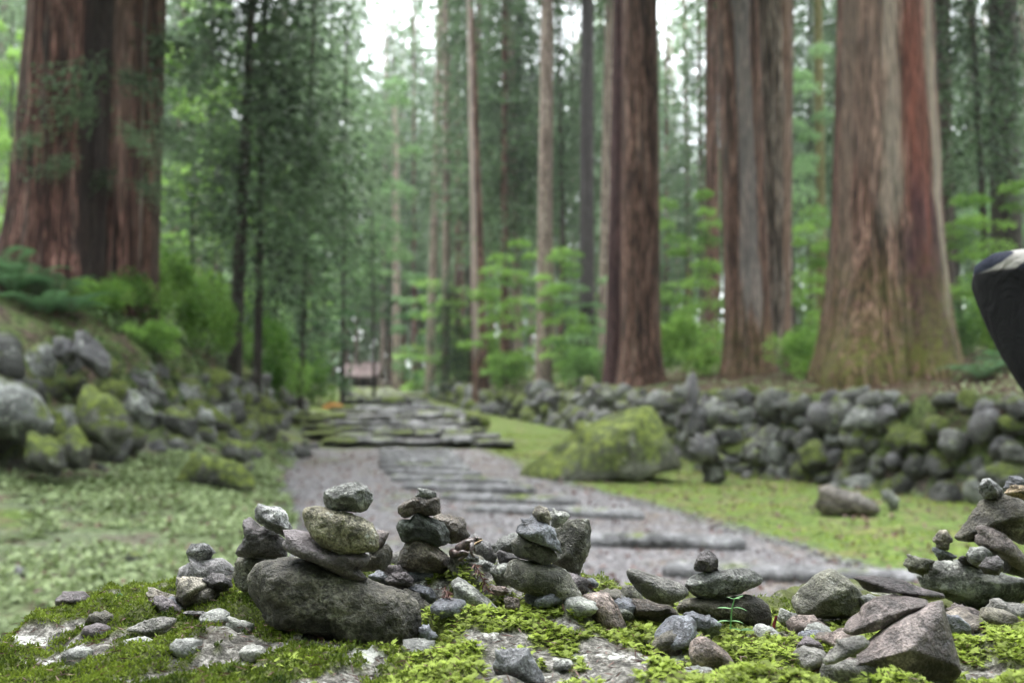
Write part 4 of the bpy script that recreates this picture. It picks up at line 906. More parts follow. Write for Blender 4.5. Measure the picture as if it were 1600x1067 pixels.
# --- left side of the boulder
st_('A', [(370, 480), (430, 445), (540, 435), (590, 470), (605, 510), (560, 545), (480, 565), (440, 596), (372, 588)], 1.0, 'purple', 'lone angular purple-grey stone at the far left of the boulder', p=30, gnd=1)
st_('A', [(555, 640), (600, 585), (690, 560), (740, 590), (775, 660), (740, 700), (640, 700), (580, 675)], .94, 'brown', 'small faceted dark stone right of the far left stone', p=26, gnd=1)
st_('A', [(820, 685), (900, 650), (1000, 615), (1080, 603), (1160, 610), (1150, 650), (1100, 700), (980, 730), (900, 708)], .90, 'smooth', 'flat pointed grey-brown stone lying on moss at left', p=30, gnd=1, ridge=[(830, 688, .2), (1060, 610, .2), (1150, 615, .3), (980, 690, 1.0), (1090, 660, 1.0), (1100, 700, .7), (980, 722, .7)])
st_('A', [(850, 520), (880, 500), (950, 505), (1010, 565), (960, 575), (860, 552)], .97, 'pale', 'small whitish stone in moss between the left stones', p=16, gnd=1)
st_('A', [(965, 460), (990, 415), (1060, 440), (1150, 460), (1160, 520), (1040, 530), (980, 510)], 1.02, 'tanspk', 'tan stone half hidden behind the small purple-grey stone', p=22, gnd=1)
st_('A', [(982, 510), (1010, 480), (1060, 468), (1120, 490), (1190, 550), (1170, 592), (1100, 585), (1020, 545)], .97, 'purple', 'small purple-grey stone below the speckled tan block', p=26, gnd=1)
st_('A', [(1155, 480), (1180, 350), (1250, 340), (1330, 350), (1380, 370), (1370, 430), (1310, 490), (1240, 545), (1190, 540)], .99, 'tanspk', 'speckled tan block leaning at the front of the left cairn', p=24, gnd=1)
st_('A', [(1325, 345), (1370, 350), (1400, 320), (1470, 318), (1510, 360), (1530, 400), (1480, 435), (1400, 450), (1370, 430)], .99, 'dark', 'rough black-purple stone wedged right of the speckled tan block', p=30, gnd=1, amp=.045)
st_('A', [(1180, 400), (1180, 340), (1200, 280), (1250, 245), (1340, 240), (1400, 215), (1470, 225), (1530, 270), (1540, 330), (1520, 400), (1350, 430)], 1.05, 'dome', 'smooth lilac-grey dome stone under the small speckled pebble', p=12, gnd=1, thick=.6)
st_('A', [(1232, 170), (1260, 130), (1320, 118), (1380, 130), (1418, 180), (1380, 225), (1300, 243), (1245, 237)], 1.05, 'spk', 'small speckled pebble balanced on the lilac-grey dome stone', p=22, amp=.03)
st_('A', [(1205, 575), (1240, 560), (1350, 575), (1460, 580), (1450, 615), (1300, 615), (1230, 603)], .95, 'dome', 'thin pale strip of stone sunk in moss below the left cairn', p=18, gnd=1)
st_('A', [(1480, 650), (1530, 622), (1610, 630), (1670, 650), (1670, 700), (1600, 715), (1500, 700)], .90, 'pale', 'whitish flat stone in moss left of the big brown boulder stone', p=14, gnd=1)
# --- cairn left of the big stone
st_('B', [(50, 600), (65, 520), (100, 503), (300, 500), (420, 500), (410, 580), (300, 650), (140, 690), (60, 665)], .97, 'olive', 'grey-brown base slab under the notched dark stone', p=24, gnd=1)
st_('B', [(62, 480), (70, 450), (105, 420), (125, 370), (112, 330), (115, 285), (140, 277), (170, 290), (190, 320), (250, 350), (300, 370), (330, 395), (350, 440), (345, 492), (290, 502), (180, 504), (80, 500)], .96, 'dark', 'notched dark purple stone shaped like a seated animal', p=10, amp=.03, thick=.42, sub=5)
st_('B', [(178, 240), (195, 208), (230, 215), (260, 222), (310, 220), (345, 260), (360, 310), (368, 340), (335, 387), (290, 365), (240, 340), (190, 310), (180, 280)], .95, 'spk', 'rough grey-topped stone perched on the notched dark stone', p=24, amp=.035, sub=5)
# --- big stone cairn
st_('B', [(130, 650), (150, 590), (200, 545), (290, 512), (400, 505), (520, 530), (700, 570), (820, 610), (950, 660), (1040, 710), (1090, 780), (1100, 880), (1080, 970), (1040, 1005), (950, 1020), (820, 1005), (700, 965), (560, 940), (420, 925), (290, 895), (200, 845), (150, 760)], .90, 'bigb', 'largest stone, a long rounded dark brown boulder carrying the tan stone', p=15, gnd=1, thick=.42, amp=.024, sub=6, cuts=9)
st_('B', [(1000, 680), (1080, 690), (1140, 760), (1140, 830), (1110, 890), (1060, 900), (1000, 800)], .96, 'bigb', 'rounded brown stone peeping out behind the right end of the largest stone', p=8, gnd=1)
st_('B', [(720, 560), (760, 520), (830, 480), (860, 440), (910, 422), (938, 460), (930, 510), (900, 550), (830, 577), (760, 580)], .95, 'brown', 'smooth brown stone behind the right end of the purple slab', p=9, gnd=0)
st_('B', [(855, 345), (918, 362), (900, 410), (870, 460), (800, 460), (820, 380)], .95, 'pyra', 'small pointed purple-red stone peeking right of the tan stone', p=26)
st_('B', [(328, 410), (350, 396), (470, 392), (520, 430), (600, 455), (780, 470), (820, 500), (790, 545), (700, 583), (600, 568), (500, 525), (400, 492), (345, 466)], .89, 'purple', 'flat dark purple slab between the tan stone and the largest stone', p=14, thick=.8)
st_('B', [(440, 240), (480, 215), (530, 210), (580, 232), (680, 248), (760, 275), (830, 310), (860, 370), (862, 420), (850, 460), (790, 478), (700, 482), (620, 477), (560, 450), (500, 395), (460, 350), (438, 290)], .885, 'tan', 'large pitted tan stone with a curved groove, second from top', p=8, thick=.5, amp=.022, sub=6)
st_('B', [(552, 160), (560, 130), (620, 100), (740, 80), (790, 105), (828, 150), (825, 190), (790, 237), (750, 252), (680, 242), (580, 234), (562, 200)], .89, 'grey', 'grey fractured stone crowning the large tan stone', p=22, amp=.025, sub=5)
st_('B', [(800, 600), (850, 570), (1000, 565), (1120, 548), (1160, 560), (1168, 600), (1160, 650), (1100, 670), (900, 660), (830, 640)], 1.0, 'slate', 'blue-grey slate slab behind the largest stone', p=26, gnd=1)
st_('B', [(890, 625), (960, 590), (1010, 582), (1050, 615), (1045, 650), (1000, 675), (950, 670)], .965, 'purple', 'small rough purple stone resting on the blue-grey slate', p=20, amp=.035)
st_('B', [(1020, 665), (1090, 655), (1150, 670), (1180, 710), (1160, 750), (1120, 745), (1060, 710)], .965, 'slate', 'dark slate chip below the blue-grey slab', p=26, gnd=1)
st_('B', [(1085, 900), (1100, 885), (1140, 868), (1150, 900), (1190, 935), (1160, 978), (1100, 970), (1085, 935)], .89, 'slate', 'small slate chip at the lower right corner of the largest stone', p=28, gnd=1)
# --- middle cairn
st_('C', [(60, 485), (80, 400), (120, 335), (170, 320), (220, 335), (280, 380), (345, 430), (360, 475), (290, 505), (150, 500)], 1.0, 'wetb', 'wet brown arched stone at the base of the middle cairn', p=20, gnd=1, sub=5, ridge=[(80, 440, .3), (120, 350, .6), (180, 335, .7), (260, 400, 1.0), (330, 450, .8), (90, 470, .2), (290, 490, .4), (180, 420, .9)])
st_('C', [(345, 440), (400, 435), (450, 450), (500, 500), (540, 570), (520, 605), (440, 590), (380, 550), (330, 490)], .99, 'olive', 'olive-brown stone right of the wet arched base stone', p=14, gnd=1)
st_('C', [(250, 212), (300, 215), (400, 222), (420, 250), (425, 330), (380, 347), (330, 352), (290, 290)], 1.02, 'wetb', 'dark broken stone jutting right from the middle cairn', p=28, amp=.03)
st_('C', [(65, 270), (85, 232), (140, 235), (170, 188), (230, 215), (300, 245), (330, 300), (335, 350), (280, 374), (200, 345), (100, 352), (75, 310)], 1.0, 'green', 'dark green-grey angular stone in the middle cairn', p=26, sub=5, ridge=[(90, 250, .6), (130, 260, .9), (170, 200, .8), (230, 230, .7), (300, 280, 1.0), (200, 330, .9), (110, 340, .5), (290, 360, .6)])
st_('C', [(68, 180), (90, 145), (150, 122), (275, 122), (288, 180), (280, 202), (230, 214), (160, 200), (120, 232), (85, 222)], .995, 'wetb', 'wet brown cracked stone near the top of the middle cairn', p=14, amp=.04, sub=5)
st_('C', [(155, 117), (180, 85), (220, 78), (265, 92), (272, 120), (240, 125), (200, 122)], .995, 'grey', 'tiny grey pebble topping the middle cairn', p=14)
st_('C', [(350, 545), (400, 542), (460, 575), (540, 645), (600, 700), (590, 720), (520, 700), (430, 680), (360, 640)], .95, 'lich', 'long light grey stone sloping in moss right of the slate', p=16, gnd=1)
st_('C', [(455, 345), (490, 325), (540, 350), (570, 420), (560, 455), (500, 450), (455, 415)], 1.08, 'dome', 'smooth grey stone standing behind the frog', p=10, gnd=1)
st_('C', [(395, 425), (415, 400), (450, 405), (485, 425), (480, 450), (430, 450)], .98, 'spk', 'little pale grey pebble under the chin of the frog', p=20, gnd=1)
st_('C', [(550, 370), (590, 330), (660, 300), (700, 310), (690, 390), (650, 415), (600, 410), (560, 400)], 1.07, 'grey', 'pale grey block behind the left side of the slate cairn', p=26, gnd=0)
st_('C', [(570, 400), (600, 395), (650, 405), (700, 420), (680, 455), (590, 460)], 1.04, 'dark', 'dark chip under the pale grey block', p=28, gnd=1)
st_('C', [(490, 455), (530, 445), (580, 470), (570, 500), (510, 500)], 1.02, 'grey', 'low grey pebble right of the frog stone', p=16, gnd=1)
st_('C', [(548, 500), (560, 475), (610, 455), (640, 462), (640, 520), (625, 570), (590, 575), (560, 545)], .98, 'lich', 'pale lichened stone left of the olive cairn base', p=18, gnd=1)
st_('C', [(545, 585), (560, 570), (620, 575), (640, 602), (600, 622), (560, 612)], .965, 'pink', 'small pinkish stone below the pale lichened stone', p=20, gnd=1)
st_('C', [(615, 640), (650, 628), (690, 640), (692, 690), (640, 695), (618, 680)], .93, 'pink', 'small pink crumbling stone in moss under the olive stone', p=20, gnd=1, amp=.05)
# --- slate cairn
st_('C', [(870, 290), (930, 240), (1045, 232), (1060, 290), (1050, 370), (1010, 480), (985, 567), (960, 560), (930, 490), (850, 460), (860, 440), (885, 400)], 1.02, 'olive', 'tall olive-brown block standing behind the slate cairn', p=24, thick=.35, gnd=1, sub=5)
st_('C', [(615, 520), (640, 450), (680, 430), (740, 440), (830, 460), (930, 490), (970, 540), (1008, 620), (980, 668), (900, 658), (800, 622), (680, 592), (625, 562)], .95, 'olive', 'large olive-brown base stone of the slate cairn', p=9, gnd=1, sub=5, thick=.6)
st_('C', [(650, 390), (660, 340), (690, 322), (780, 345), (860, 385), (888, 412), (870, 442), (820, 462), (740, 442), (680, 427)], .95, 'smooth', 'smooth oval grey-brown stone under the slate wedge', p=6, amp=.012)
st_('C', [(672, 285), (720, 240), (770, 225), (840, 260), (870, 300), (898, 380), (892, 402), (850, 377), (760, 342), (700, 317)], .95, 'slate', 'layered blue-grey slate wedge near the top of its cairn', p=30, amp=.03, thick=.8)
st_('C', [(845, 200), (880, 190), (930, 195), (948, 215), (930, 240), (880, 277), (850, 265)], .99, 'pale', 'small pale flat stone lying beside the upright brown pebble', p=12)
st_('C', [(768, 180), (790, 160), (830, 175), (846, 200), (842, 264), (800, 257), (765, 237)], .95, 'tanspk', 'small upright brown pebble standing on the slate wedge', p=26)
st_('C', [(1000, 650), (1020, 615), (1080, 597), (1150, 610), (1180, 660), (1240, 780), (1240, 862), (1200, 852), (1120, 795), (1050, 725)], .95, 'pink', 'tilted pink-brown stone right of the olive base stone', p=12, gnd=1, sub=5, ridge=[(1020, 640, .5), (1060, 620, .7), (1080, 690, 1.), (1130, 640, .7), (1200, 780, .9), (1220, 840, .6), (1120, 770, .8)])
st_('C', [(552, 975), (570, 940), (565, 895), (640, 885), (735, 883), (755, 925), (820, 1040), (820, 1085), (700, 1085), (620, 1060), (570, 1025)], .79, 'pslate', 'flat pale slate flake lying on the front moss', p=30, gnd=1, flat=.012, amp=.008, cuts=0, sub=5)
# --- right centre
st_('D', [(250, 465), (290, 430), (350, 395), (390, 400), (440, 460), (440, 495), (350, 510), (260, 500)], 1.05, 'olive', 'olive pitted stone behind the banana-shaped stone', p=24, gnd=0)
st_('D', [(335, 520), (400, 490), (500, 500), (620, 530), (680, 580), (660, 635), (600, 655), (500, 640), (400, 630), (345, 590)], 1.0, 'wetb', 'dark brown stone under the banana-shaped stone', p=20, gnd=1)
st_('D', [(325, 310), (345, 285), (390, 290), (470, 320), (560, 345), (680, 375), (740, 420), (745, 460), (700, 492), (620, 522), (540, 517), (460, 482), (400, 432), (350, 372)], .98, 'smooth', 'smooth banana-shaped grey stone tilted down to the right', p=6, amp=.01, sub=5)
st_('D', [(655, 540), (680, 500), (740, 475), (830, 480), (1000, 480), (1120, 455), (1200, 470), (1260, 520), (1285, 590), (1270, 665), (1200, 680), (1050, 650), (950, 640), (740, 600), (670, 575)], 1.0, 'brown', 'long rounded brown stone behind the seedling', p=10, gnd=1, sub=5)
st_('D', [(720, 380), (750, 340), (800, 315), (960, 298), (1040, 290), (1130, 280), (1200, 310), (1240, 350), (1220, 390), (1100, 445), (960, 482), (830, 487), (770, 457), (740, 430)], 1.0, 'grey', 'rough dark grey stone under the small purple cube', p=20, amp=.025, sub=5)
st_('D', [(780, 270), (800, 215), (840, 180), (880, 168), (925, 210), (935, 250), (930, 297), (850, 300), (790, 302)], 1.0, 'dark', 'small purple cube-like stone on top of the rough grey stone', p=26, amp=.03)
st_('D', [(715, 600), (740, 570), (800, 580), (900, 610), (950, 640), (930, 710), (870, 745), (820, 730), (760, 690), (720, 660)], .94, 'slate', 'striped blue slate stone, right one of the slate pair', p=26, gnd=1)
st_('D', [(612, 660), (640, 632), (690, 645), (760, 670), (830, 725), (760, 772), (690, 790), (630, 770)], .90, 'slate', 'faceted blue slate stone, left one of the slate pair', p=30, gnd=1)
st_('D', [(742, 830), (755, 775), (800, 735), (850, 725), (900, 760), (1000, 840), (1032, 890), (1020, 950), (950, 987), (850, 995), (790, 955), (750, 885)], .84, 'pink', 'smooth brown egg-shaped stone at the front of the moss', p=9, gnd=1, amp=.01, sub=5, ridge=[(760, 850, .7), (800, 760, .6), (850, 740, .5), (850, 960, .9), (860, 820, 1.05), (980, 860, .8), (1000, 930, .7), (930, 960, .8)])
# --- right pile
st_('E', [(10, 700), (50, 715), (100, 735), (140, 800), (90, 820), (20, 800), (-10, 750)], 1.03, 'lich', 'pale brown fractured stone left under the olive pyramid', p=26, gnd=1, amp=.04)
st_('E', [(60, 730), (200, 735), (330, 740), (330, 800), (200, 815), (120, 790)], 1.04, 'wetb', 'dark mossy brown stone beneath the olive pyramid', p=20, gnd=1)
st_('E', [(42, 660), (80, 620), (150, 550), (200, 510), (270, 503), (340, 560), (400, 620), (440, 655), (400, 700), (330, 742), (200, 742), (60, 717)], 1.01, 'olive', 'olive-brown pyramid stone left of the right pile', p=26, gnd=0, sub=5, thick=.6, ridge=[(60, 680, .5), (200, 530, .4), (260, 520, .4), (210, 610, 1.0), (340, 580, .7), (330, 700, .9), (100, 700, .7), (400, 670, .4)])
st_('E', [(390, 640), (440, 625), (475, 640), (450, 690), (400, 700)], .99, 'grey', 'small grey stone wedged behind the purple slabs', p=24)
st_('E', [(80, 838), (110, 815), (200, 810), (285, 820), (285, 845), (200, 862), (130, 864)], .94, 'slate', 'low flat slate stone on moss below the olive pyramid', p=14, gnd=1)
st_('E', [(205, 960), (300, 950), (600, 980), (850, 1030), (850, 1120), (205, 1120)], .80, 'smooth', 'wet grey base block at the bottom edge under the pyramid stone', p=20, gnd=0, thick=.35)
st_('E', [(265, 1000), (280, 960), (440, 860), (520, 800), (640, 720), (760, 655), (800, 660), (820, 740), (845, 860), (868, 960), (865, 1010), (830, 1042), (650, 1042), (420, 1037), (290, 1027)], .81, 'pyra', 'big purple-brown pyramid stone with a sharp ridge at lower right', p=34, cuts=1, thick=.5, sub=6, amp=.010,
    ridge=[(280, 975, .35), (450, 870, .5), (640, 725, .1), (790, 665, .1), (560, 852, 1.05), (845, 955, .75), (830, 1030, .45), (560, 1030, .55), (300, 1020, .25)])
st_('E', [(305, 780), (380, 745), (420, 690), (480, 640), (600, 625), (720, 650), (720, 668), (620, 703), (520, 753), (420, 803), (340, 828), (310, 818)], .83, 'pyra', 'purple-brown slab lying on the upper slope of the big pyramid stone', p=30, thick=.55, sub=5, cuts=1, ridge=[(315, 785, .8), (390, 748, 1.0), (520, 700, 1.0), (620, 672, 1.0), (710, 655, .8), (330, 820, .75), (430, 795, .9), (620, 700, .9)])
st_('E', [(353, 540), (380, 536), (470, 540), (600, 560), (700, 590), (820, 630), (760, 662), (700, 657), (600, 622), (500, 607), (440, 617), (400, 590)], .85, 'black', 'thin black-red slab balanced over the purple-brown slabs', p=30, thick=.9)
st_('E', [(200, 960), (240, 910), (320, 850), (400, 830), (440, 860), (430, 890), (340, 932), (230, 972)], .765, 'smooth', 'smooth grey plate leaning on the left foot of the pyramid stone', p=12, thick=.5)
st_('E', [(680, 540), (720, 480), (790, 455), (900, 460), (1000, 500), (1120, 530), (1230, 540), (1250, 640), (1100, 690), (1000, 705), (900, 690), (820, 660), (700, 600)], 1.15, 'lich', 'wide pale lichened slab under the small stones at right', p=24, gnd=1, thick=.5, sub=5)
st_('E', [(607, 480), (635, 437), (700, 445), (765, 460), (740, 500), (700, 530), (640, 517)], 1.14, 'olive', 'dark olive block jutting left of the pale lichened slab', p=28)
st_('E', [(747, 405), (770, 395), (800, 405), (880, 440), (850, 458), (780, 458)], 1.13, 'slate', 'thin slate chip under the tiny upright tan stone', p=20)
st_('E', [(768, 340), (785, 310), (820, 308), (835, 340), (828, 405), (800, 410), (770, 397)], 1.13, 'tanspk', 'tiny upright tan stone on a slate chip, right side', p=14)
st_('E', [(870, 455), (900, 435), (940, 445), (990, 485), (980, 500), (900, 478)], 1.14, 'black', 'dark sliver of stone on the pale lichened slab', p=24)
st_('E', [(1095, 455), (1190, 475), (1230, 520), (1210, 545), (1100, 520)], 1.12, 'dark', 'dark slate stone at the right edge on the pale slab', p=20)
st_('E', [(985, 490), (1020, 450), (1070, 435), (1098, 465), (1095, 510), (1060, 532), (1010, 527)], 1.07, 'dark', 'round dark purple stone in front of the right heap', p=16, amp=.03)
st_('E', [(913, 430), (940, 400), (990, 388), (1070, 430), (1040, 475), (980, 495), (930, 470)], 1.10, 'grey', 'grey angular stone left of the round dark purple stone', p=24)
st_('E', [(950, 370), (990, 330), (1050, 315), (1100, 325), (1200, 430), (1240, 480), (1160, 480), (1080, 445), (1000, 400)], 1.11, 'pyra', 'purple-brown tilted stone below the large top stone at right', p=14)
st_('E', [(860, 340), (960, 220), (1000, 170), (1110, 130), (1220, 160), (1290, 250), (1290, 380), (1180, 375), (1080, 330), (980, 352), (950, 374), (880, 362)], 1.13, 'brown', 'large brown-grey capstone of the right heap cut by the frame', p=22, thick=.45, sub=5, ridge=[(880, 345, .3), (1000, 200, .3), (1110, 140, .2), (1010, 260, .8), (1150, 230, 1.0), (1200, 360, .5), (1000, 345, .4), (1280, 300, .6)])
st_('E', [(978, 95), (1010, 58), (1040, 55), (1100, 110), (1095, 137), (1040, 157), (1000, 150), (985, 125)], 1.13, 'spk', 'white-speckled small stone on the left of the capstone', p=24, amp=.03)
st_('E', [(1100, 105), (1120, 70), (1160, 40), (1190, 50), (1225, 95), (1150, 115)], 1.16, 'slate', 'small black slate pebble at the very top right', p=12)
st_('E', [(1105, 125), (1150, 90), (1230, 95), (1250, 130), (1203, 158), (1120, 138)], 1.11, 'orange', 'small orange-tan stone on top of the capstone', p=20, amp=.03)
st_('E', [(825, 700), (860, 680), (940, 690), (1010, 725), (1020, 770), (960, 795), (900, 795), (840, 750)], 1.05, 'pyra', 'broken brown-grey stone below the pale lichened slab', p=28, gnd=1)
st_('E', [(1000, 715), (1030, 685), (1120, 670), (1250, 675), (1250, 800), (1150, 800), (1060, 765), (1010, 748)], 1.03, 'smooth', 'smooth grey stone at the right frame edge above the moss', p=14, gnd=1)

# --- boulder surface: control points = chosen profile + feet of the stones
cp = []
def C_(u, v, Y, lift=0.): a = P(u, v, Y); cp.append((a[0], a[1], a[2] + lift))
for u, v, Y in [(-60, 1067, .86), (0, 1067, .84), (100, 1067, .80), (250, 1067, .78), (420, 1067, .77), (600, 1067, .77), (800, 1067, .76), (1000, 1067, .75), (1200, 1067, .74), (1400, 1075, .74), (1600, 1067, .75), (1700, 1067, .76),
                (-60, 1062, 1.0), (0, 1008, 1.0), (50, 965, 1.0), (100, 938, 1.0), (160, 936, 1.0), (230, 935, 1.02), (300, 920, 1.03), (350, 908, 1.03), (480, 905, 1.05), (560, 885, 1.07), (640, 895, 1.04), (690, 905, 1.0), (720, 900, 1.04), (780, 900, 1.05), (860, 915, 1.05), (960, 948, 1.03), (1020, 975, 1.0), (1100, 985, 1.0), (1150, 984, 1.0), (1200, 984, 1.0), (1260, 990, 1.0), (1330, 985, 1.0), (1420, 980, 1.03), (1500, 978, 1.02), (1560, 978, 1.0), (1650, 975, 1.0),
                (1500, 985, .93), (1550, 1000, .90), (1200, 1010, .92), (1100, 1020, .88), (50, 1030, .9), (200, 990, .9), (350, 985, .88), (450, 1030, .82), (700, 960, .92), (760, 985, .88), (900, 1000, .88)]: C_(u, v, Y)
def mossmask(x, y):
    p = np.stack([x, y, 0 * x], 1); n_ = fbm(p, 13, 5, 4, .65)
    u = x / y * FPX + 800
    bias = np.interp(u, [0, 60, 300, 420, 560, 700, 900, 1000, 1100, 1250, 1600], [.34, .18, .16, .06, .06, .14, -.12, .06, .30, .34, .34])
    return sstep(-.10, .06, n_ + bias)
for u_ in (1290, 1350, 1420, 1490): C_(u_, 1066, .80, -.012)
for i, (px, Y, mt, lab, thick, p, gnd, ridge, amp, cuts, flat, sub) in enumerate(ST):
    if sub is None: sub = 4
    amp = amp * 1.35 if amp > .012 else amp
    m, loc = rock(px, Y, S[mt], 'stone', thick, p, ridge, seed=i * 3 + 1, sub=sub, amp=amp, cuts=cuts, flat=flat)
    o = link('stone', m, None, loc); tag(o, lab, 'stone', 'stones stacked on the mossy boulder')
    if gnd:
        vb = max(v for _, v in px); ub = np.mean([u for u, v in px if v > vb - 6]); a = P(ub, vb, Y)
        C_(ub, vb, Y, .004 - .012 * float(mossmask(np.array([a[0]]), np.array([Y]))[0]))
CP = np.array(cp)
def bz(x, y):
    q = np.stack([x, y], 1); d2 = ((q[:, None] - CP[None, :, :2]) ** 2).sum(2) + 2e-5
    w_ = 1 / d2 ** 1.6; z = (w_ * CP[None, :, 2]).sum(1) / w_.sum(1)
    # flanks fall away to the forest floor behind, left and right
    fall = np.clip(y - 1.13 - .16 * sstep(.25, .42, x), 0, 9) ** 1.6 * 3.2 + np.clip(-.66 - x, 0, 9) ** 1.5 * 3 + np.clip(x - 1.0, 0, 9) ** 1.5 * 2.5 + np.clip(.70 - y, 0, 9) ** 1.3 * 1.3
    return z - fall - 2.6 * np.clip(-.46 - x, 0, 9) ** 1.25
gx = np.concatenate([np.linspace(-1.5, -.75, 24)[:-1], np.arange(-.75, 1.05, .0042), np.linspace(1.05, 1.75, 20)]); gy = np.concatenate([np.linspace(.1, .68, 26)[:-1], np.arange(.68, 1.2, .0042), np.linspace(1.2, 2.1, 36)])
X, Y = np.meshgrid(gx, gy); x, y = X.ravel(), Y.ravel(); z = np.concatenate([bz(x[k:k + 6000], y[k:k + 6000]) for k in range(0, len(x), 6000)])
p3 = np.stack([x, y, 0 * x], 1); mk = mossmask(x, y)
inner = sstep(1.4, 1.15, y)
z = z + inner * (.006 * fbm(p3, 12, 2, 4, .6) + .0022 * fbm(p3, 60, 4, 3) + mk * (.003 + .006 * noise(p3, 30, 3) + .004 * noise(p3, 75, 8)))
z = np.maximum(z, -.05); zb = z.copy()
bo = NT('boulder_rock'); c = bo.coord(rand=False)
b1 = bo.noise(c, 16, 6, .65); b2 = bo.noise(c, 75, 6, .72); b3 = bo.noise(c, 300, 3, .7)
col = bo.ramp(b2, [(.38, (.025, .023, .02)), (.5, (.10, .095, .083)), (.62, (.26, .25, .23))])
col = bo.mix(.4, col, bo.ramp(b3, [(.38, .08), (.62, .92)]), 'OVERLAY')
lic = bo.mr(bo.noise(c, 22, 7, .72), .57, .60); col = bo.mix(bo.math('MULTIPLY', lic, .8), col, bo.ramp(b3, [(.3, (.38, .39, .36)), (.7, (.66, .67, .63))]))
col = bo.mix(bo.math('MULTIPLY', bo.mr(bo.noise(c, 12, 5, .7, 0), .56, .64), .75), col, (.05, .04, .03))
mcol = bo.ramp(b2, [(.3, (.03, .035, .008)), (.7, (.09, .11, .018))]); col = bo.mix(bo.attr('moss'), col, mcol)
BM = bo.finish(col, .75, bo.bump(bo.math('ADD', b2, bo.math('MULTIPLY', b3, .5)), .8, .006), .3)
boulder = link('boulder', mesh('boulder', np.stack([x, y, z], 1), grid_faces(len(gx), len(gy)), BM, attr={'moss': mk}))
tag(boulder, 'great flat-topped boulder carrying the stacked stones, crusted with lichen and moss', 'boulder')

# --- moss on the boulder
def hz(x, y):
    i = np.clip(np.searchsorted(gx, x) - 1, 0, len(gx) - 2); j = np.clip(np.searchsorted(gy, y) - 1, 0, len(gy) - 2); Zg = zb.reshape(len(gy), len(gx))
    a = (x - gx[i]) / (gx[i + 1] - gx[i]); b_ = (y - gy[j]) / (gy[j + 1] - gy[j])
    return Zg[j, i] * (1 - a) * (1 - b_) + Zg[j, i + 1] * a * (1 - b_) + Zg[j + 1, i] * (1 - a) * b_ + Zg[j + 1, i + 1] * a * b_
rm = np.random.default_rng(5)
def fern_w(u): return sstep(560, 760, u)          # feather moss to the right, cushion moss to the left
n = 62000; yy = rm.uniform(.66, 1.16, n); uu = rm.uniform(-60, 1660, n); xx = (uu - 800) / FPX * yy
p = np.stack([xx, yy, 0 * xx], 1)
k = (mossmask(xx, yy) > .35) & (rm.random(n) > fern_w(uu) * .75) ; p = p[k]; p[:, 2] = hz(p[:, 0], p[:, 1]); m = len(p)
clump = fbm(p * (1, 1, 0), 30, 6, 3); out = []
for q in range(4):
    d = np.stack([rm.normal(size=m) * .7, rm.normal(size=m) * .7, rm.uniform(.5, 1.3, m)], 1)
    out.append(tris(p + rm.normal(size=(m, 3)) * .0012, d, rm.uniform(.0025, .0055, m), .0016, np.clip(.48 + .45 * clump + .16 * rm.normal(size=m) + .2 * noise(p, 6), 0, 1), r=rm))
v, f, t = join(out); tag(link('cushion_moss', mesh('cushion_moss', v, f, L['mosscu'], False, {'tint': t}), boulder), kind='stuff')
n = 42000; yy = rm.uniform(.66, 1.10, n); uu = rm.uniform(380, 1660, n); xx = (uu - 800) / FPX * yy
p = np.stack([xx, yy, 0 * xx], 1); k = (mossmask(xx, yy) > .3) & (rm.random(n) < fern_w(uu) * .92 + .06); p = p[k]; p[:, 2] = hz(p[:, 0], p[:, 1]) + rm.uniform(0, .003, len(p)); m = len(p)
az = rm.uniform(0, 6.28, m); el = rm.uniform(-.05, .8, m); Lf = rm.uniform(.005, .0105, m); base_t = np.clip(.5 + .55 * fbm(p * (1, 1, 0), 22, 9, 2) + .22 * rm.normal(size=m), 0, 1)
ax = np.stack([np.cos(az) * np.cos(el), np.sin(az) * np.cos(el), np.sin(el)], 1); sd_ = np.stack([-np.sin(az), np.cos(az), rm.normal(size=m) * .2], 1); up = np.cross(ax, sd_)
out = [tris(p, ax - (0, 0, .1), Lf, .0012, base_t, side=up)]
for s in np.linspace(.12, .94, 9):
    c_ = p + ax * (Lf * s)[:, None] - np.array([0, 0, 1.]) * (Lf * .35 * s ** 2)[:, None]
    for sg in (-1, 1):
        out.append(tris(c_, ax * .75 + sd_ * sg, Lf * .30 * np.sin(np.pi * (s * .8 + .18)) + .0005, .00075, np.clip(base_t + .1 * (s - .4), 0, 1), side=up))
v, f, t = join(out); tag(link('feather_moss', mesh('feather_moss', v, f, L['mossfe'], False, {'tint': t}), boulder), kind='stuff')
# needle litter and dead bits
n = 2600; yy = rm.uniform(.68, 1.1, n); xx = (rm.uniform(0, 1600, n) - 800) / FPX * yy; p = np.stack([xx, yy, hz(xx, yy) + .004], 1)
v, f, t = tris(p, rm.normal(size=(n, 3)) * (1, 1, .25), rm.uniform(.004, .014, n), .0011, rm.random(n), r=rm); tag(link('needle_litter', mesh('needle_litter', v, f, L['dead'], False, {'tint': t}), boulder), kind='stuff')

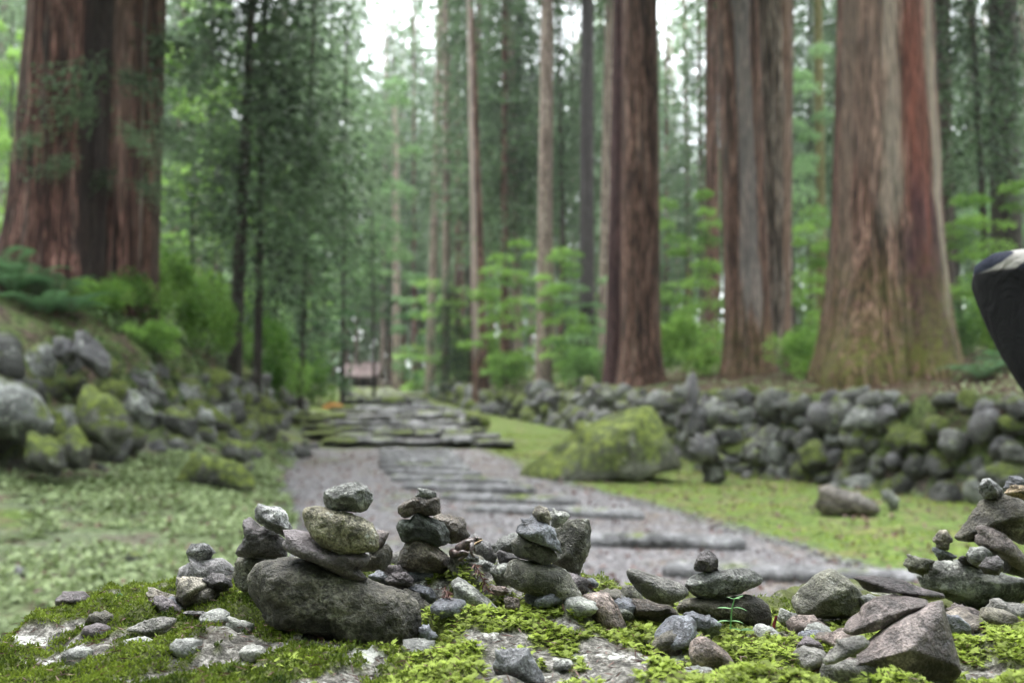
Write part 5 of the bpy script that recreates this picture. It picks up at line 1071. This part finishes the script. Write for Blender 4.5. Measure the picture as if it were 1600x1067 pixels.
# small embedded pebbles on the boulder, each its own stone
PB = [(a_, b_, c_, d_) for a_, b_, c_, d_ in [(216, 1010, .86, 'lich'), (150, 990, .92, 'purple'), (335, 965, .92, 'lich'), (395, 1020, .83, 'pale'), (470, 1040, .80, 'pale'), (510, 1030, .81, 'pale'), (700, 955, .92, 'slate'), (655, 1015, .85, 'grey'), (880, 1030, .82, 'lich'), (1245, 1040, .80, 'spk'), (1215, 1035, .81, 'pale'), (905, 965, .93, 'lich'), (1500, 1030, .80, 'pale'), (1090, 1045, .79, 'grey'), (290, 1040, .83, 'grey'), (120, 1045, .86, 'lich'), (560, 1050, .79, 'pale'), (1555, 985, .95, 'pale')] if not (d_ == 'pale' and a_ > 460)]
for i, (u, v, Yd, mt) in enumerate(PB):
    a = P(u, v, Yd); r2 = np.random.default_rng(i + 5); th = np.arange(8) / 8 * 6.28; s = r2.uniform(.006, .012)
    m_, _ = rock(np.stack([np.cos(th) * s * 1.4, np.sin(th) * s * .8], 1) * r2.uniform(.8, 1.15, (8, 1)), 0, S[mt], 'pebble', .9, 16, seed=600 + i, sub=3, pxs=False)
    yv = a[1]; xv = a[0]; o = link('pebble', m_, None, (xv, yv, float(hz(np.array([xv]), np.array([yv]))[0]) + .002), (0, 0, r2.uniform(0, 3)))
    tag(o, f'small {dict(lich="lichened", purple="purple", pale="whitish", slate="blue slate", grey="grey", spk="speckled")[mt]} pebble half sunk in the moss, {"left of" if u < 400 else ("in front of" if u < 680 else ("between" if u < 1000 else "far right of"))} the {"largest stone" if u < 680 or u > 1000 else "two middle cairns"}', 'pebble', 'pebbles sunk in the boulder moss')

# angular rubble filling the gaps between the cairns
RB = []
rr2 = np.random.default_rng(21)
for (ua, ub, va, vb, k) in [(590, 640, 925, 950, 4), (690, 800, 905, 935, 9), (905, 990, 940, 962, 7), (1195, 1300, 960, 990, 7), (350, 400, 905, 925, 3), (1440, 1600, 950, 985, 7), (1250, 1330, 985, 1010, 4), (800, 900, 935, 975, 5), (240, 330, 935, 960, 4), (1010, 1060, 985, 1010, 3)]:
    for _ in range(k): RB.append((rr2.uniform(ua, ub), rr2.uniform(va, vb), {590: 'behind the largest stone', 690: 'between the middle cairn and slate cairn', 905: 'under the banana-shaped stone', 1195: 'left of the olive pyramid stone', 350: 'at the foot of the notched dark stone', 1440: 'under the right heap', 1250: 'left of the purple-brown pyramid stone', 800: 'in front of the olive cairn base', 240: 'below the left cairn', 1010: 'below the slate pair'}[ua]))
CN = ['slate', 'grey', 'wetb', 'purple', 'lich', 'brown', 'pink', 'smooth']; CW = ['blue slate', 'grey', 'wet brown', 'purple', 'pale lichened', 'dark brown', 'pinkish', 'smooth grey-brown']
for i, (u, v, spot) in enumerate(RB):
    Yd = .2 / max((v - 640) / FPX, .12); Yd = min(max(Yd, .8), 1.06); a = P(u, v, Yd); s = rr2.uniform(.006, .0165); th = np.arange(7) / 7 * 6.28 + rr2.uniform(-.3, .3, 7)
    m_, _ = rock(np.stack([np.cos(th) * s * 1.25, np.sin(th) * s * .8], 1) * rr2.uniform(.7, 1.15, (7, 1)), 0, S[CN[(ci := int(rr2.integers(8)))]], 'stone_chip', .85, 30, seed=900 + i, sub=3, pxs=False, cuts=5)
    o = link('stone_chip', m_, None, (a[0], a[1], float(hz(np.array([a[0]]), np.array([a[1]]))[0]) + s * .35), (rr2.uniform(-.4, .4), rr2.uniform(-.4, .4), rr2.uniform(0, 6)))
    tag(o, f'small {CW[ci]} stone chip lying {spot}', 'stone chip', 'stone chips between the cairns')

# --- seedling
def blade(name, Lb, Wb, mat, bend=.3, parent=None):
    k = 7; t = np.linspace(0, 1, k); w_ = Wb * np.sin(np.pi * np.clip(t * .93 + .04, 0, 1)) ** .8 / 2
    v = []; 
    for i in range(k):
        for s in (-1, 0, 1): v.append((Lb * t[i], s * w_[i], Lb * (.15 * t[i] - bend * t[i] ** 2) + abs(s) * w_[i] * .25))
    f = []
    for i in range(k - 1):
        for j in range(2): f.append([i * 3 + j, (i + 1) * 3 + j, (i + 1) * 3 + j + 1, i * 3 + j + 1])
    return mesh(name, v, f, mat, True, {'tint': np.full(len(v), .7)})
def tube(name, pts, r, mat, seg=8, parent=None, attr=True):
    pts = np.array(pts, float); r = np.broadcast_to(r, len(pts)); v = []
    for i, q in enumerate(pts):
        d = pts[min(i + 1, len(pts) - 1)] - pts[max(i - 1, 0)]; d /= np.linalg.norm(d); a = np.cross(d, (0.3, .9, .1)); a /= np.linalg.norm(a); b_ = np.cross(d, a)
        for k in range(seg): th = k / seg * 2 * np.pi; v.append(q + (a * np.cos(th) + b_ * np.sin(th)) * r[i])
    f = [[i * seg + k, i * seg + (k + 1) % seg, (i + 1) * seg + (k + 1) % seg, (i + 1) * seg + k] for i in range(len(pts) - 1) for k in range(seg)]
    return link(name, mesh(name, v, f, mat, True, {'tint': np.full(len(v), .5)} if attr else None), parent)
q = P(1141, 972, .93); sl = empty('seedling', q, 'tiny green seedling with narrow paired leaves before the long brown stone', 'seedling')
tube('stem', [(0, 0, -.006), (.001, 0, .006), (.002, 0, .014), (.0045, 0, .022)], [.0008, .0007, .0006, .0005], L['seed'], parent=sl)
for (h, a, Ln, b_) in [(.001, 3.3, .013, .2), (.001, -.1, .012, .3), (.012, 3.0, .014, .1), (.013, -.15, .013, .35), (.021, 2.9, .007, -.1), (.0215, .3, .009, -.1), (.0215, -.8, .006, 0)]:
    link('leaf', blade('leaf', Ln, Ln * .36, L['seed'], b_), sl, (.0045 * h / .022, 0, h), (0, 0, a))
for i, (u, v, Yd, s, lab) in enumerate([(1158, 985, .92, 1.2, 'small blue-green leaf plant lying beside the seedling')]):
    q = P(u, v, Yd); s2 = empty('leaf_plant', q, lab, 'plant')
    for a in (-.3, .5, 2.4): link('leaf', blade('leaf', .012, .005, L['fern'], .1), s2, (0, 0, 0), (0, 0, a))
q = P(1208, 985, .98); tube('red_sprout', [q + (0, 0, -.004), q + (.001, 0, .006), q + (.0035, 0, .014)], [.0013, .0016, .0012], rock_mat('red_sprout', (.12, .01, .01), (.25, .02, .02), (.4, .05, .04), pit=0, sc=1)); tag(bpy.data.objects['red_sprout'], 'tiny dark red sprout left of the olive pyramid stone', 'sprout')
# curled pale sprouts behind the far left stone
for i, (u, v) in enumerate([(149, 945), (154, 944), (160, 942), (172, 944), (181, 938)]):
    q = P(u, v + 6, 1.0); tube('curled_sprout', [q, q + (.001, 0, .008), q + (.004, 0, .011), q + (.006, 0, .009)], .0006, L['seed'])
for i, o in enumerate([o for o in bpy.data.objects if o.name.startswith('curled_sprout')]): tag(o, 'thin curled pale sprout in moss right of the far left stone', 'sprout', 'curled sprouts behind the left moss')
# dead purple sprigs
for i, (u0, v0, u1, v1, Yd, lab) in enumerate([(742, 880, 764, 925, .96, 'dry purple cedar sprig hanging below the frog'), (695, 918, 700, 936, .93, 'dry purple sprig in moss right of the dark slate chip')]):
    a = P(u0, v0, Yd); b_ = P(u1, v1, Yd - .012); s2 = empty('dry_sprig', a, lab, 'sprig')
    d = (b_ - a); tube('twig', [np.zeros(3), d * .5 + (0, -.002, .001), d], .0006, L['dead'], parent=s2)
    m = 46; tt_ = rm.random(m); cen = d[None] * tt_[:, None]
    v, f, t = tris(cen, d[None] / np.linalg.norm(d) * .8 + rm.normal(size=(m, 3)) * .6, .008, .0016, rm.random(m), r=rm); tag(link('needles', mesh('needles', v, f, L['dead'], False, {'tint': t}), s2), kind='stuff')

# --- frog
def skin(name, V, E, Rr, mat, sub=2, root=0, parent=None):
    m = bpy.data.meshes.new(name); m.from_pydata([tuple(a) for a in V], E, []); o = link(name, m, parent)
    md = o.modifiers.new('skin', 'SKIN'); m.skin_vertices[0].data[root].use_root = True
    for i, r in enumerate(Rr): m.skin_vertices[0].data[i].radius = r if isinstance(r, tuple) else (r, r)
    s = o.modifiers.new('sub', 'SUBSURF'); s.levels = sub; s.render_levels = sub
    md.use_smooth_shade = True; m.materials.append(mat); return o
fr = NT('frog_skin'); c = fr.coord(rand=False); a = fr.noise(c, 300, 4, .6); e = fr.noise(c, 900, 3)
fc = fr.ramp(a, [(.35, (.018, .012, .012)), (.5, (.06, .04, .038)), (.68, (.16, .115, .105))]); fc = fr.mix(.3, fc, fr.ramp(e, [(.3, .2), (.7, .8)]), 'OVERLAY')
FROGM = fr.finish(fc, .28, fr.bump(e, .5, .0006), .55)
goldm = NT('frog_gold'); GOLD = goldm.finish((.55, .38, .22), .35)
YF = .985
def fq(x, y, d=0.): u, v = 660 + x / 8.89, 810 + y / 8.89; a = P(u, v, YF); a[1] -= d; return a
o0 = fq(600, 420); frog = empty('frog', o0, 'small dark brown frog sitting among the stones with raised snout', 'frog')
def rel(l): return [a - o0 for a in l]
px8 = pxm(YF) / 8.89
V = rel([fq(430, 470), fq(520, 420), fq(610, 370), fq(690, 325), fq(745, 305), fq(800, 288), fq(838, 278), fq(365, 490)])
V += rel([fq(480, 480, .010), fq(570, 440, .014), fq(650, 455, .013), fq(560, 520, .014), fq(500, 555, .013), fq(590, 560, .014)])       # near hind leg
V += rel([fq(690, 380, .009), fq(680, 440, .012), fq(705, 490, .012), fq(745, 505, .014), fq(735, 520, .010)])                         # near foreleg
V += rel([fq(690, 370, -.009), fq(710, 440, -.011), fq(735, 490, -.011)])
V += rel([fq(470, 480, -.010), fq(560, 450, -.013), fq(480, 540, -.013)])
E = [(0, 1), (1, 2), (2, 3), (3, 4), (4, 5), (5, 6), (0, 7), (0, 8), (8, 9), (9, 10), (9, 11), (11, 12), (12, 13), (3, 14), (14, 15), (15, 16), (16, 17), (16, 18), (3, 19), (19, 20), (20, 21), (0, 22), (22, 23), (23, 24)]
E[10] = (10, 11)
k = px8
Rr = [75, 95, 95, 75, 60, 42, 20, 40, 45, 42, 24, 26, 20, 12, 34, 24, 17, 9, 9, 30, 22, 14, 40, 34, 22]
skin('body', V, E, [r * k for r in Rr], FROGM, 2, 1, frog)
def ball(name, c_, r, mat, parent, sc=(1, 1, 1)):
    v, f = ico(2); return link(name, mesh(name, v * r * np.array(sc), f, mat), parent, c_)
em = NT('frog_eye'); EYE = em.finish((.01, .008, .006), .05, spec=.8)
for s in (1, -1): ball('eye', Vector(fq(762, 272, .0035 * s) - o0), 22 * k, EYE, frog); ball('eyelid', Vector(fq(748, 262, .0033 * s) - o0), 24 * k, FROGM, frog, (1.2, .8, .6))
tube('lip_stripe', rel([fq(835, 290, .0022), fq(790, 305, .0042), fq(745, 325, .0058), fq(705, 360, .0078), fq(688, 385, .0095)]), [6 * k, 9 * k, 10 * k, 9 * k, 6 * k], GOLD, parent=frog, attr=False)

# --- person leaning in from the right
skinm = NT('person_skin'); SKINM = skinm.finish((.45, .27, .20), .5)
shirt = NT('striped_shirt'); c = shirt.coord(rand=False); sep = shirt.n('ShaderNodeSeparateXYZ'); shirt.l(c, sep.inputs[0])
d_ = shirt.math('ADD', sep.outputs[2], shirt.math('MULTIPLY', sep.outputs[0], -.95)); d_ = shirt.math('ADD', d_, shirt.math('MULTIPLY', shirt.noise(c, 9, 3), .014))
d_ = shirt.math('ADD', d_, .027)
OFF = NT('x').m; bpy.data.materials.remove(OFF)
st1 = shirt.n('ShaderNodeMath', operation='PINGPONG'); shirt.l(d_, st1.inputs[0]); st1.inputs[1].default_value = .03
stripe = shirt.mr(st1.outputs[0], .015, .018)
cs = shirt.mix(stripe, (.016, .02, .036), (.34, .325, .31))
zz_ = shirt.math('ADD', sep.outputs[2], shirt.math('MULTIPLY', sep.outputs[0], -.12))
yoke = shirt.mr(shirt.math('ADD', sep.outputs[2], shirt.math('MULTIPLY', sep.outputs[0], .08)), 1.402, 1.408)
SHIRT = shirt.finish(shirt.mix(yoke, (.010, .010, .012), cs), .85, shirt.bump(shirt.noise(c, 14, 5, .6, 1.2), .8, .012), .15)
blk = NT('black_cloth'); c = blk.coord(rand=False); BLACK = blk.finish((.012, .012, .014), .9, blk.bump(blk.noise(c, 25, 4), .4, .01), .15)
hairm = NT('hair'); HAIR = hairm.finish((.012, .010, .009), .45)
per = empty('person', (1.45, 1.8, 0), 'person in black with a navy and cream striped shoulder leaning in at the right edge', 'person')
Pz = np.array([1.45, 1.8, 0])
def Q(*l): return [np.array(a) - Pz for a in l]
body = Q((1.45, 1.82, .93), (1.40, 1.81, 1.08), (1.27, 1.80, 1.24), (1.15, 1.80, 1.38), (1.14, 1.79, 1.50), (1.15, 1.78, 1.57),      # pelvis..neck
         (1.36, 1.82, .88), (1.34, 1.76, .48), (1.32, 1.82, .09), (1.31, 1.70, .04),  (1.55, 1.82, .88), (1.58, 1.78, .48), (1.60, 1.84, .09), (1.60, 1.72, .04),
         (.955, 1.80, 1.405), (1.0, 1.74, 1.22), (1.10, 1.42, 1.13), (1.12, 1.34, 1.12), (1.30, 1.80, 1.40), (1.42, 1.66, 1.18), (1.33, 1.45, 1.10), (1.30, 1.38, 1.09))
be = [(0, 1), (1, 2), (2, 3), (3, 4), (4, 5), (0, 6), (6, 7), (7, 8), (8, 9), (0, 10), (10, 11), (11, 12), (12, 13), (3, 14), (14, 15), (15, 16), (16, 17), (3, 18), (18, 19), (19, 20), (20, 21)]
br = [(.13, .10), (.12, .09), (.13, .10), (.13, .09), .055, .05, .085, .055, .038, .03, .085, .055, .038, .03, .06, .042, .03, .025, .06, .042, .03, .025]
skin('body', body, be, br, SKINM, 2, 0, per)
skin('shirt', body[:5] + [body[14], body[15], body[16], body[18], body[19], body[20]], [(0, 1), (1, 2), (2, 3), (3, 4), (3, 5), (5, 6), (6, 7), (3, 8), (8, 9), (9, 10)],
     [(.15, .12), (.145, .115), (.165, .125), (.165, .12), .07, .122, .085, .05, .12, .07, .045], SHIRT, 2, 0, per)
skin('trousers', [body[0] + (0, 0, .04), body[6], body[7], body[8] + (0, 0, .05), body[10], body[11], body[12] + (0, 0, .05)], [(0, 1), (1, 2), (2, 3), (0, 4), (4, 5), (5, 6)], [(.165, .13), .105, .075, .06, .105, .075, .06], BLACK, 2, 0, per)
for (a, b_) in ((8, 9), (12, 13)): skin('shoe', [body[a] + (0, .03, -.04), body[b_], body[b_] + (0, -.07, -.01)], [(0, 1), (1, 2)], [.05, .045, .035], BLACK, 2, 0, per)
hd = np.array([1.17, 1.74, 1.67]) - Pz
v, f = ico(4); hv = v * (.078, .095, .115); nose = np.exp(-((v[:, 0] / .2) ** 2 + ((v[:, 2] + .1) / .25) ** 2)) * (v[:, 1] < 0); hv[:, 1] -= nose * .022
chin = np.exp(-((v[:, 2] + .8) / .3) ** 2); hv[:, 0] *= 1 - .25 * chin; hv[:, 1] -= .01 * chin * (v[:, 1] < 0)
link('head', mesh('head', hv, f, SKINM), per, hd, (.35, 0, .3))
hv2 = v * (.088, .105, .125); keep = (v[:, 1] > -.35) | (v[:, 2] > .55); ff = f[keep[f].all(1)]; link('hair', mesh('hair', hv2, ff, HAIR), per, hd + (0, .006, .008), (.35, 0, .3))
for s in (-1, 1):
    ball('eye', Vector(hd + (.03 * s + .02, -.086, .0)), .011, EYE, per); ball('ear', Vector(hd + (.079 * s, .005, -.005)), .026, SKINM, per, (.35, .7, 1))
for wi, hb_ in ((16, 17), (20, 21)):
    w0 = body[wi]; dr_ = body[hb_] - w0; dr_ /= np.linalg.norm(dr_); sx = np.cross(dr_, (0, 0, 1)); sx /= np.linalg.norm(sx)
    VV = [w0 + dr_ * .02, w0 + dr_ * .08]; EE = [(0, 1)]; RR = [.026, (.038, .016)]
    for j, (o_, l_) in enumerate([(-.030, .062), (-.010, .074), (.010, .068), (.029, .052)]):
        b0 = len(VV); VV += [w0 + dr_ * .095 + sx * o_, w0 + dr_ * (.095 + l_ * .55) + sx * o_ * 1.1 + (0, 0, -.008), w0 + dr_ * (.095 + l_) + sx * o_ * 1.15 + np.array((0, 0, -.022))]
        EE += [(1, b0), (b0, b0 + 1), (b0 + 1, b0 + 2)]; RR += [.0095, .0085, .007]
    b0 = len(VV); VV += [w0 + dr_ * .05 - sx * .035, w0 + dr_ * .085 - sx * .055 + (0, 0, -.01)]; EE += [(0, b0), (b0, b0 + 1)]; RR += [.0105, .0085]
    skin('hand', VV, EE, RR, SKINM, 2, 0, per)

per.location.x -= .025
